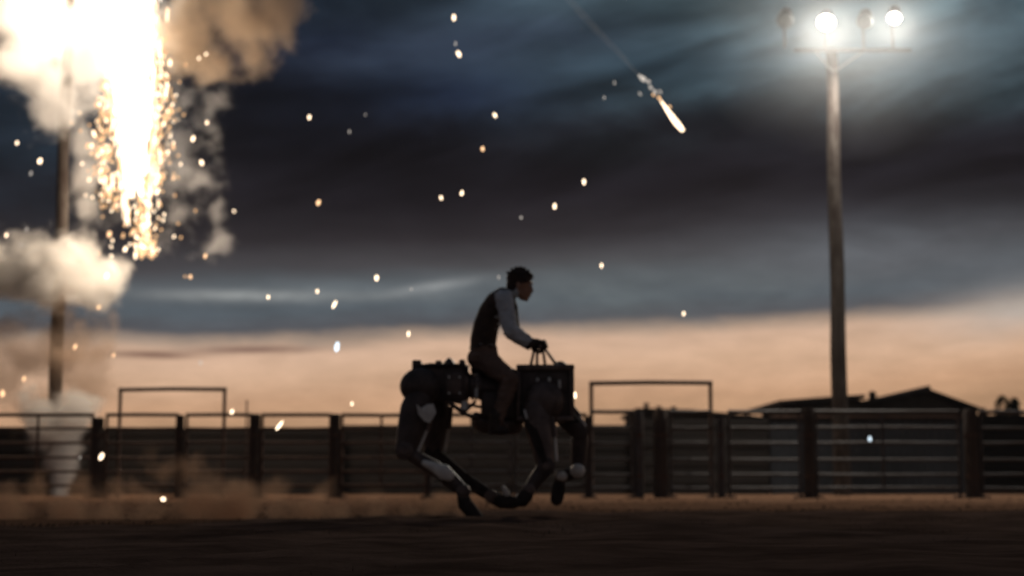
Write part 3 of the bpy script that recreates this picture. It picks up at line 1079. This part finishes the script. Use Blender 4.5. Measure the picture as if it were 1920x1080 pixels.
b.ball(H(-0.012, 0, 0.022), (0.098, 0.078, 0.095), 20, 14, hr)
b.ball(H(0.028, 0, -0.045), (0.058, 0.056, 0.085), 16, 12, hr)
b.ball(H(0.055, 0, -0.108), (0.028, 0.032, 0.026), 12, 8, hr)        # chin
b.tube([H(-0.02, 0.045, -0.06), H(0.05, 0.02, -0.105)], [0.026, 0.02], 10, dome=True)
b.tube([H(-0.02, -0.045, -0.06), H(0.05, -0.02, -0.105)], [0.026, 0.02], 10, dome=True)
b.tube([H(0.080, 0, 0.012), H(0.092, 0, -0.022), H(0.096, 0, -0.040)], [0.010, 0.013, 0.016], 10, dome=True)   # nose
b.tube([H(0.072, -0.045, 0.028), H(0.084, 0, 0.024), H(0.072, 0.045, 0.028)], [0.014, 0.015, 0.014], 8, dome=True, side=Vector((0, 0, 1)))  # brow
b.tube([H(0.076, -0.022, -0.068), H(0.088, 0, -0.068), H(0.076, 0.022, -0.068)], [0.009, 0.011, 0.009], 8, dome=True, side=Vector((0, 0, 1)))
b.tube([H(0.074, -0.02, -0.082), H(0.084, 0, -0.083), H(0.074, 0.02, -0.082)], [0.009, 0.011, 0.009], 8, dome=True, side=Vector((0, 0, 1)))
for s in (-1, 1):
    b.ball(H(-0.018, 0.082 * s, -0.018), (0.022, 0.012, 0.034), 10, 8, hr)   # ear
segs.append((H(0, 0, 0.05), H(0.04, 0, -0.09), 0.10, 0.07, 'skin'))
# arms and five-fingered hands closed round the bar
for s in (-1, 1):
    sh = Q(946, 562, 0.17 * s)
    elb = Q(957, 620, 0.25 * s)
    wr = Q(994, 645, 0.18 * s)
    limb([Q(940, 560, 0.10 * s), sh], [0.075, 0.072], 'shirt')
    limb([sh, sh.lerp(elb, 0.5), elb], [0.072, 0.066, 0.060], 'shirt')
    limb([elb, elb.lerp(wr, 0.4), elb.lerp(wr, 0.85), wr], [0.062, 0.062, 0.052, 0.040], 'shirt')
    kn = Q(1008, 642, 0.15 * s)
    limb([wr, wr.lerp(kn, 0.6), kn], [(0.040, 0.042), (0.042, 0.052), (0.030, 0.054)], 'glove')
    for k in range(4):
        dyk = (0.108 + 0.029 * k) * s
        ln = (0.92, 1.0, 0.97, 0.8)[k]
        p0 = Q(1007, 641, dyk)
        p1 = Q(1009 + 13 * ln, 640 + 0.8 * k, dyk)
        p2 = Q(1013 + 12 * ln, 650, dyk)
        p3 = Q(1007 + 9 * ln, 659, dyk)
        p4 = Q(1004 + 3 * ln, 658, dyk)
        limb([p0, p1, p2, p3, p4], [0.0185, 0.0175, 0.0165, 0.0150, 0.0125], 'glove', 8)
    limb([wr.lerp(kn, 0.35), Q(1000, 655, 0.105 * s), Q(1010, 661, 0.095 * s), Q(1017, 659, 0.098 * s)], [0.024, 0.020, 0.017, 0.014], 'glove', 8)
    # legs
    hip = Q(912, 676, 0.10 * s)
    kne = Q(958, 712, 0.30 * s)
    ank = Q(929, 798, 0.32 * s)
    limb([hip, hip.lerp(kne, 0.5), kne], [0.098, 0.084, 0.064], 'trouser')
    limb([kne, kne.lerp(ank, 0.3), kne.lerp(ank, 0.8), ank], [0.066, 0.064, 0.050, 0.048], 'trouser')
me = remesh(b, 0.0065, 3, MO)
mats = [M['skin'], M['shirt'], M['trouser'], M['glove']]
keys = {'skin': 0, 'shirt': 1, 'trouser': 2, 'glove': 3}
body = link('body', me, mats, man)
waist = Q(906, 648).z - MO.z
S_ = [(a - MO, c_ - MO, r0, r1, keys[k]) for a, c_, r0, r1, k in segs]
idx = []
for poly in me.polygons:
    p = poly.center
    best, bi = 1e9, 0
    for a, c_, r0, r1, k in S_:
        d = c_ - a
        t = max(0, min(1, (p - a).dot(d) / d.length_squared))
        q = (p - a - d * t).length - (r0 + (r1 - r0) * t)
        if q < best:
            best, bi = q, k
    if bi == 1 and p.z < waist and p.x < Q(940, 600).x - MO.x:
        bi = 2
    idx.append(bi)
me.polygons.foreach_set('material_index', idx)
cloth = set()
for poly in me.polygons:
    if idx[poly.index] in (1, 2):
        cloth.update(poly.vertices)
nrm = [v_.normal.copy() for v_ in me.vertices]
for i_ in cloth:
    v_ = me.vertices[i_]
    q_ = Vector((v_.co.x * 9, v_.co.y * 9, v_.co.z * 20))
    v_.co += nrm[i_] * (0.007 * (1 - 2.2 * abs(noise.noise(q_))) + 0.004 * noise.noise(q_ * 2.3))


# vest over the shirt, open at the front
v = MB()
v.tube([Q(906, 652), Q(906, 640), Q(911, 612), Q(922, 585), Q(934, 564), Q(942, 555)],
       [(0.108, 0.165), (0.111, 0.170), (0.108, 0.174), (0.110, 0.186), (0.098, 0.176), (0.074, 0.135)], 24, dome=True)
for s in (-1, 1):
    v.tube([Q(930, 570, 0.10 * s), Q(944, 556, 0.105 * s), Q(958, 570, 0.10 * s), Q(958, 590, 0.08 * s)], [(0.03, 0.04)] * 4, 10, dome=True)
vm = remesh(v, 0.012, 3, MO)
link('vest', vm, M['vest'], man)
cl = MB()
cl.tube([Q(936, 552, -0.05), Q(932, 550, 0), Q(936, 552, 0.05)], [(0.016, 0.026)] * 3, 10, dome=True, side=Vector((0, 0, 1)))
cl.tube([Q(936, 552, -0.05), Q(950, 556, -0.075), Q(962, 560, -0.05)], [(0.014, 0.024)] * 3, 10, dome=True, side=Vector((0, 0, 1)))
cl.tube([Q(936, 552, 0.05), Q(950, 556, 0.075), Q(962, 560, 0.05)], [(0.014, 0.024)] * 3, 10, dome=True, side=Vector((0, 0, 1)))
link('collar', remesh(cl, 0.008, 2, MO), M['vest'], man)
# loose scarf end / lapel hanging in front of the chest
MB().tube([Q(962, 556, -0.03), Q(967, 575, -0.04), Q(969, 598, -0.04), Q(975, 622, -0.03)], [(0.012, 0.03), (0.018, 0.035), (0.016, 0.035), (0.006, 0.03)], 10, dome=True).build('scarf', M['leather'], man)
# hair: short, swept up in front
h = MB()
h.ball(H(-0.022, 0, 0.045), (0.108, 0.089, 0.088), 20, 14, hr)
h.ball(H(-0.062, 0, -0.01), (0.062, 0.076, 0.088), 16, 12, hr)
h.ball(H(0.038, 0, 0.085), (0.050, 0.066, 0.034), 14, 10, hr)
for s in (-1, 1):
    h.tube([H(-0.02, 0.078 * s, 0.05), H(-0.005, 0.078 * s, -0.015)], [0.02, 0.01], 8, dome=True)
rh = random.Random(2)
for k in range(70):
    a = rh.random() * 6.28
    e = rh.uniform(0.15, 1.5)
    d = Vector((math.cos(a) * math.cos(e), math.sin(a) * math.cos(e), math.sin(e)))
    p0 = H(-0.024 + d.x * 0.104, d.y * 0.086, 0.045 + d.z * 0.083)
    h.tube([p0, p0 + hr @ (d * 0.024 + Vector((rh.uniform(-0.006, 0.014), rh.gauss(0, 0.006), 0.004)))], [0.012, 0.004], 6)
link('hair', remesh(h, 0.006, 1, MO), M['hair'], man)
for s in (-1, 1):
    MB().ball(H(0.076, 0.030 * s, 0.004), 0.012, 10, 8).build('eye', M['eye'], man)
    wr = Q(994, 645, 0.18 * s)
    MB().tube([Q(989, 642, 0.19 * s), Q(996, 646.5, 0.18 * s)], [0.055, 0.053], 14, dome=False).build('cuff', M['glove'], man)
    bt = MB()
    bt.tube([Q(931, 780, 0.32 * s), Q(928, 800, 0.32 * s)], [0.060, 0.052], 14, dome=True)
    bt.tube([Q(925, 803, 0.32 * s), Q(936, 806, 0.325 * s), Q(950, 809, 0.33 * s)], [(0.042, 0.044), (0.036, 0.046), (0.024, 0.04)], 14, dome=True)
    bt.box(Q(921, 812, 0.32 * s), (0.05, 0.06, 0.03), 0.006)
    link('boot', remesh(bt, 0.008, 2, MO), M['leather'], man)
MB().tube([Q(890, 654), Q(924, 650)], [0.001, 0.001], 4).v
bel = MB()
bel.tube([Q(906, 655), Q(906, 649)], [(0.113, 0.172)] * 2, 28, caps=False)
bel.build('belt', M['leather'], man)
# ------------------------------------------------------------------ burst on the left pole: stream, sparks, smoke
BD = 36.2
st = MB()
rs = random.Random(5)
pts, rad = [], []
for k in range(16):
    t = k / 15
    y = -60 + 395 * t
    x = 236 + 14 * t + 3 * math.sin(k * 1.9)
    r = (38 * (1 - t) ** 0.25 * (1 - 0.30 * t) if t < 0.97 else 6) * BD / 3000
    pts.append(P(x, y, BD))
    rad.append((r * rs.uniform(0.85, 1.1) * 0.92, r * 0.9))
st.tube(pts, rad, 18, dome=True)
for k in range(520):
    t = rs.random() ** 0.8
    y = -40 + 390 * t
    half = 36 * (1 - t) ** 0.25 * (1 - 0.3 * t)
    x = 240 + 14 * t + rs.choice((-1, 1)) * half * (0.75 + abs(rs.gauss(0, 0.28)))
    c_ = P(x, y, BD + rs.uniform(-0.3, 0.3))
    st.ball(c_, (0.026 * rs.uniform(0.5, 1.6), 0.04, 0.13 * rs.uniform(0.7, 2.6)), 7, 5)
burst = thing('molten_stream', 'blinding white stream of molten metal pouring down at the upper left', 'fireworks', tuple(P(245, 925, BD)))
st.build('stream', M['molten'], burst)
for x, y, e, rr, dd in ((100, 30, 1150, 0.5, -0.3), (235, 50, 800, 0.4, -0.2), (285, 380, 800, 0.3, -1.9)):
    ld = bpy.data.lights.new('burst_light', 'POINT')
    ld.energy = e
    ld.color = (1.0, 0.80, 0.60)
    ld.shadow_soft_size = rr
    lo = bpy.data.objects.new('burst_light', ld)
    col.objects.link(lo)
    lo.parent = burst
    lo.location = P(x, y, BD + dd) - Vector(burst['_o'])

sh = MB()
shg = MB()


def drop(mb, x, y, Y, ww, hh, ang=0.0):
    c_ = P(x, y, Y)
    s_ = Y / 3000
    rot = Matrix.Rotation(ang, 3, 'Y')
    mb.ball(c_, (ww / 2 * s_, ww / 2 * s_, hh / 2 * s_), 6, 5, rot)


for k in range(900):
    u = rs.random()
    if u < 0.34:      # left strand
        t = rs.random()
        x = 205 - 12 * math.sin(t * 2.5) + rs.gauss(0, 11) + 22 * max(0, t - 0.6)
        y = 150 + 240 * t
    elif u < 0.70:    # right strand
        t = rs.random()
        x = 290 + 14 * math.sin(t * 3) + rs.gauss(0, 11) - 30 * max(0, t - 0.7)
        y = 70 + 290 * t
    else:             # tail
        t = rs.random() ** 0.8
        x = 258 + 18 * t + rs.gauss(0, 15 - 5 * t)
        y = 325 + 155 * t
    mb = sh if rs.random() < 0.25 else shg
    sz = rs.choice((1.8, 2.2, 2.6, 3.2, 4, 5.5))
    drop(mb, x, y, BD + rs.uniform(-0.9, 0.5), sz, sz * rs.uniform(1.2, 3.0), rs.gauss(0, 0.4))
for k in range(420):  # long falling streaks along and below the stream
    t = rs.random()
    y = 10 + 400 * t
    half = 40 * max(0.0, 1 - t * 0.9) ** 0.35
    x = 243 + 16 * t + rs.choice((-1, 1)) * half * (0.8 + abs(rs.gauss(0, 0.35)))
    drop(sh if rs.random() < 0.6 else shg, x, y, BD + rs.uniform(-0.6, 0.4), rs.uniform(1.4, 3.2), rs.uniform(10, 46), rs.gauss(0, 0.07))
for k in range(130):  # looser sparks round the shower
    drop(sh if k % 2 else shg, rs.gauss(262, 55), rs.uniform(90, 480), BD + rs.uniform(-1, 0.5), 4, 6, rs.gauss(0, 0.5))
o = sh.build('spark_shower', M['spark'], smooth=True)
tag(o, 'dense shower of white hot sparks round the molten stream', 'sparks', kind='stuff')
o = shg.build('spark_shower', M['gold'], smooth=True)
tag(o, 'golden sparks spilling down both sides of the molten stream', 'sparks', kind='stuff')

# single sparks: x, y, width, height, tilt, depth, material, label
SP = [
    (851, 33, 9, 15, 0, 22, 'spark', 'topmost spark at the middle of the upper frame edge'),
    (854, 82, 5, 9, 0, 22, 'spark_dim', 'small faint spark just above the second of the top middle pair'),
    (860, 101, 10, 16, -25, 22, 'spark', 'large bright spark below the topmost one in the upper middle'),
    (928, 216, 8, 12, -25, 20, 'spark', 'bright spark upper of two above the rider, right of middle'),
    (905, 279, 8, 11, 0, 20, 'spark', 'round spark below and left of the one high above the rider'),
    (866, 362, 7, 12, 15, 20, 'spark', 'upper right spark of the close pair above the robot rear'),
    (827, 371, 7, 10, -10, 20, 'spark', 'lower left spark of the close pair above the robot rear'),
    (977, 408, 6, 7, 0, 20, 'spark_dim', 'small dim spark directly above the head of the rider'),
    (1040, 387, 8, 13, 0, 20, 'spark', 'bright spark above right of the rider, lower of two'),
    (1095, 341, 8, 13, 0, 20, 'spark', 'bright spark above right of the rider, upper of two'),
    (1128, 498, 6, 11, 0, 20, 'spark', 'spark level with the hair of the rider, to his right'),
    (1282, 588, 6, 9, 0, 24, 'spark', 'lone spark right of the rider in the grey cloud edge'),
    (580, 220, 7, 11, 5, 24, 'spark', 'lone spark in the dark sky right of the grey smoke'),
    (655, 247, 4, 9, 0, 24, 'spark_dim', 'faint spark in the dark sky right of the lone bright one'),
    (685, 215, 3, 6, 0, 24, 'spark_dim', 'faintest tiny spark in the dark upper middle sky'),
    (597, 380, 10, 13, 20, 22, 'spark', 'large spark in the dark sky midway between smoke and rider'),
    (706, 521, 9, 12, 0, 20, 'spark', 'bright spark over the pale cloud streak left of the rider'),
    (771, 542, 4, 7, 0, 20, 'spark_dim', 'tiny dim spark at the right end of the pale streak'),
    (595, 546, 6, 9, 0, 22, 'spark', 'small spark on the pale streak left of the largest one'),
    (627, 571, 7, 19, 25, 20, 'spark', 'slanted long spark just under the pale cloud streak'),
    (503, 557, 7, 9, 0, 22, 'spark', 'spark at the left part of the pale cloud streak'),
    (766, 626, 6, 12, 5, 18, 'spark', 'spark at the cloud edge above the robot rear'),
    (632, 650, 13, 22, 8, 18, 'spark_blue', 'large blue white spark glowing in the peach sky left of the robot'),
    (660, 757, 5, 9, 0, 20, 'spark', 'small spark just above the fence left of the robot'),
    (524, 798, 8, 26, 38, 18, 'spark', 'long slanted spark crossing the top rails right of the left hoop'),
    (435, 772, 8, 11, 20, 22, 'spark', 'spark on the top rail at the right foot of the left hoop'),
    (385, 480, 8, 11, 15, 26, 'spark', 'spark at lower edge of the dark cloud right of the spark tail'),
    (357, 519, 8, 9, 0, 26, 'spark', 'spark below left of the one under the dark cloud'),
    (347, 518, 4, 6, 0, 26, 'gold', 'tiny golden companion of the spark below the dark cloud'),
    (388, 230, 7, 9, 15, 30, 'spark', 'spark on the grey smoke, upper of three'),
    (362, 260, 9, 13, 20, 30, 'spark', 'bright spark on the grey smoke, middle of three'),
    (378, 305, 9, 13, -20, 30, 'spark', 'paired spark on the grey smoke, lower of three'),
    (325, 334, 6, 11, 15, 30, 'spark', 'spark right of the lower end of the molten stream'),
    (235, 467, 9, 13, 20, 28, 'spark', 'bright spark beside the lower spark tail, above white smoke'),
    (205, 439, 11, 14, 15, 28, 'spark', 'big spark at the right shoulder of the white smoke puff'),
    (32, 268, 7, 9, 10, 28, 'spark', 'left uppermost spark in the dark gap near the frame edge'),
    (75, 302, 11, 13, 15, 28, 'spark', 'largest spark in the dark gap left of the smoky pole'),
    (58, 325, 6, 10, 15, 28, 'spark_dim', 'dim spark just below the largest one left of the smoky pole'),
    (50, 430, 6, 9, 15, 28, 'spark_dim', 'dim spark above the white puff, upper of three at left'),
    (12, 441, 7, 9, 10, 28, 'spark', 'spark above the white puff nearest the left frame edge'),
    (40, 459, 6, 8, 10, 28, 'spark_dim', 'dim spark touching the top of the white puff at left'),
    (200, 517, 11, 14, 20, 30, 'spark', 'spark glowing inside the right lobe of the white puff'),
    (185, 576, 7, 11, 20, 27, 'spark', 'spark under the right lobe of the white puff'),
    (141, 650, 7, 12, 20, 27, 'spark', 'spark in brown smoke right of the lower pole'),
    (45, 710, 6, 12, 15, 27, 'spark', 'spark in brown smoke left of the lower pole'),
    (5, 738, 9, 16, 5, 27, 'spark', 'spark cut by the left frame edge above the fence'),
    (213, 666, 5, 9, 15, 27, 'spark', 'small spark at the left end of a grey cloud bar'),
    (376, 680, 6, 9, 0, 27, 'spark_dim', 'dim spark above the left hoop in the peach sky'),
    (190, 856, 10, 17, 28, 22, 'spark', 'bright spark in front of the thick left post'),
    (150, 858, 4, 6, 0, 22, 'spark_dim', 'tiny dim spark left of the thick left post'),
    (306, 936, 11, 10, -60, 20, 'spark', 'spark lying low over the dirt at the left'),
    (1078, 741, 9, 15, 0, 15, 'spark', 'bright spark just right of the robot front box'),
    (1631, 823, 7, 11, 0, 28, 'spark_blue', 'blue white spark in front of the sheet fence right of the pole'),
    (935, 520, 4, 9, 0, 20, 'spark_dim', 'very faint spark left of the head of the rider'),
    (1152, 155, 4, 9, 0, 24, 'spark_dim', 'upper of two faint sparks left of the falling flare'),
    (1133, 183, 4, 8, 0, 24, 'spark_dim', 'lower of two faint sparks left of the falling flare'),
]
for x, y, ww, hh, ang, Y, mk, label in SP:
    c_ = P(x, y, Y)
    s_ = Y / 3000
    m = MB()
    rot = Matrix.Rotation(R(ang), 3, 'Y')
    m.ball((0, 0, 0), (ww * 0.34 * s_, ww * 0.34 * s_, hh * 0.42 * s_), 10, 7, rot)
    for q in m.v:      # slight teardrop and unevenness
        q += Vector((noise.noise(q * 60 + c_), 0, noise.noise(q * 60 - c_))) * ww * s_ * 0.10
    me = m.mesh('spark')
    if mk == 'spark' and int(x) % 4 == 1:
        mk = 'spark_warm'
    o = link('spark', me, M[mk], None, c_)
    tag(o, label, 'spark', 'single sparks drifting through the air')

# falling flare with broken tail
FD = 26.0
flare = thing('falling_flare', 'long burning flare streaking down to the right in the dark sky', 'flare', tuple(P(1272, 238, FD)))
s_ = FD / 3000
MB().tube([P(1279, 243, FD), P(1268, 230, FD), P(1255, 212, FD), P(1240, 190, FD)], [4 * s_, 5.5 * s_, 4 * s_, 1.5 * s_], 12, dome=True).build('head', M['spark'], flare)
for x, y, ww, hh, mk in ((1236, 184, 5, 10, 'gold'), (1228, 172, 6, 10, 'spark_dim'), (1238, 172, 4, 9, 'spark_dim'), (1220, 164, 6, 9, 'spark_dim'),
                         (1206, 148, 10, 13, 'spark_dim'), (1216, 153, 7, 8, 'spark_dim'), (1200, 143, 6, 9, 'spark_dim'), (1200, 176, 4, 8, 'spark_dim'),
                         (1256, 200, 4, 7, 'gold'), (1225, 178, 4, 6, 'gold')):
    m = MB()
    drop(m, x, y, FD, ww, hh, R(-35))
    m.build('fragment', M[mk], flare)
tv = MB()
tv.tube([P(1195, 138, FD), P(1165, 104, FD), P(1130, 68, FD), P(1095, 30, FD), P(1060, -8, FD)], [0.02, 0.04, 0.05, 0.06, 0.06], 12, dome=True)
M['trailvol'] = volume('thin trail smoke', (0.97, 0.98, 1.0), 0.018, 3.0, 0.45, 0.75, 0.0)
o = tv.build('smoke_trail', M['trailvol'])
tag(o, 'thin fading smoke trail behind the falling flare', 'smoke', kind='stuff')


# smoke: billowing bodies filled with scattering smoke
def smoke(name, puffs, label, matl, cat='smoke', Y=BD, voxel=0.13, lump=0.08, lscale=1.5, dsc=0.9, grow=1.5):
    m = MB()
    cx = sum((P(p_[0], p_[1], Y).x for p_ in puffs)) / len(puffs)
    org = Vector((cx, Y, 0))
    soft = []
    for pf in puffs:
        x, y, r = pf[:3]
        dd = pf[3] if len(pf) > 3 else 0.0
        c_ = P(x, y, Y + dd)
        rr = r * Y / 3000 * grow
        m.ball(c_, rr, 18, 12)
        soft.append((tuple(c_ - org), rr))
    me = remesh(m, voxel, 1, org)
    nor = [v_.normal.copy() for v_ in me.vertices]
    for i_, v_ in enumerate(me.vertices):
        v_.co += nor[i_] * lump * noise.fractal(v_.co * lscale, 1.0, 2.0, 4)
    if isinstance(matl, tuple):
        matl = soft_volume(label[:40], *matl[:2], soft, *matl[2:])
    o = link(name, me, matl, None, org)
    return tag(o, label, cat, kind='stuff')


#            colour               density scale amp  lo    hi
WHITE = ((0.98, 0.97, 0.96), 2.6, 1.2, 1.8, 0.42, 0.90)
PUFF = ((0.98, 0.96, 0.93), 4.5, 1.3, 1.6, 0.42, 0.80)
ORANGE = ((0.92, 0.77, 0.61), 1.9, 1.1, 1.8, 0.42, 0.90)
GREY = ((0.86, 0.86, 0.87), 0.9, 1.5, 2.8, 0.55, 1.15)
BROWN = ((0.74, 0.57, 0.44), 1.5, 1.1, 2.2, 0.45, 1.05)
DUST = ((0.84, 0.57, 0.38), 6.0, 1.7, 2.4, 0.42, 1.05)

smoke('smoke_cloud', [(20, 30, 120), (110, 60, 125), (190, 30, 115), (120, 170, 80, -0.7), (110, 225, 56, -0.6), (150, 100, 105, -0.7), (265, 50, 90),
                      (158, 270, 44), (160, 330, 36), (155, 390, 40), (50, 120, 76)],
      'blinding white smoke cloud round the molten stream at the top left corner', WHITE, Y=BD + 0.3)
smoke('smoke_cloud', [(360, 40, 100), (440, 30, 105), (495, 60, 70), (478, 95, 50), (335, 110, 62), (525, 10, 60), (400, 120, 52)],
      'orange tinted smoke cloud at the top, right of the molten stream', ORANGE, Y=BD + 0.8)
smoke('smoke_wisp', [(412, 180, 48), (395, 230, 42), (380, 280, 42), (378, 335, 42), (402, 395, 46), (412, 455, 40)],
      'ragged grey smoke wisp hanging right of the golden sparks', GREY, Y=BD + 0.4)
smoke('smoke_veil', [(230, 170, 100), (310, 210, 90), (210, 300, 80), (330, 320, 90), (250, 380, 80), (330, 430, 70), (190, 390, 55)],
      'dim grey smoke veil behind the spark shower', GREY, Y=BD + 1.6)
smoke('smoke_puff', [(-30, 505, 88), (60, 515, 74), (140, 492, 76), (105, 505, 70, -0.5), (172, 532, 64), (206, 524, 46)],
      'white smoke puff wrapped round the left pole at mid height', PUFF, Y=BD - 0.4)
smoke('smoke_veil', [(150, 610, 90), (120, 680, 100), (50, 660, 90), (20, 730, 80), (150, 735, 70), (180, 660, 60)],
      'thin brown smoke veil hanging low round the left pole', BROWN, Y=BD - 0.3)
smoke('smoke_column', [(70, 768, 50), (135, 775, 58), (112, 815, 54), (116, 850, 46), (118, 885, 38), (116, 918, 30)],
      'pale smoke column rising behind the rails at the far left', PUFF, Y=35.0, voxel=0.1)
smoke('dust_cloud', [(862, 958, 22), (820, 950, 36), (765, 955, 42), (705, 958, 42), (640, 952, 50), (575, 955, 48), (515, 958, 46)],
      'low brown dust cloud kicked up behind the robot hooves', DUST, 'dust', Y=13.6, voxel=0.04, lump=0.03, lscale=4)
smoke('dust_cloud', [(450, 962, 50), (370, 952, 58), (290, 960, 54), (210, 955, 56), (120, 962, 54), (20, 960, 60)],
      'low brown dust bank drifting along the track at the left', DUST, 'dust', Y=14.6, voxel=0.05, lump=0.04, lscale=3)
smoke('dust_cloud', [(300, 892, 50), (350, 880, 46), (395, 905, 42), (255, 912, 46), (440, 918, 34)],
      'tall brown dust puff in front of the fence under the left hoop', (DUST[0], 1.6, 1.6) + DUST[3:], 'dust', Y=24.0, voxel=0.07, lump=0.05, lscale=3)
smoke('dust_cloud', [(60, 925, 44), (140, 930, 40), (220, 928, 40), (520, 930, 34), (600, 932, 34), (700, 934, 32)],
      'thin brown dust film along the foot of the left fence', (DUST[0], 1.0, 1.4) + DUST[3:], 'dust', Y=27.0, voxel=0.08, lump=0.05, lscale=2)

smoke('halo_mist', [(1560, 30, 190), (1660, 30, 190), (1450, 20, 150), (1770, 30, 160), (1600, -80, 220), (1610, 60, 170)],  # mist volume added to give the lit lamps their halo
      'thin mist glowing round the two lit floodlights', ((0.95, 0.96, 0.97), 0.024, 0.5, 0.5, 0.0, 1.1), 'mist', Y=PY - 0.8, voxel=0.25)

# ------------------------------------------------------------------ haze added to the air
hz = MB().box((0, 35, 8.0), (150, 130, 18.4))  # box of thin haze added for lamp glow and lifted blacks
M['haze'] = volume('thin dusk haze', (0.90, 0.92, 0.95), 0.0003, None)
o = hz.build('haze', M['haze'], smooth=False)
tag(o, 'thin haze added to the evening air to lift the darks', 'haze', kind='stuff')

for o in scene.objects:
    if '_o' in o:
        del o['_o']
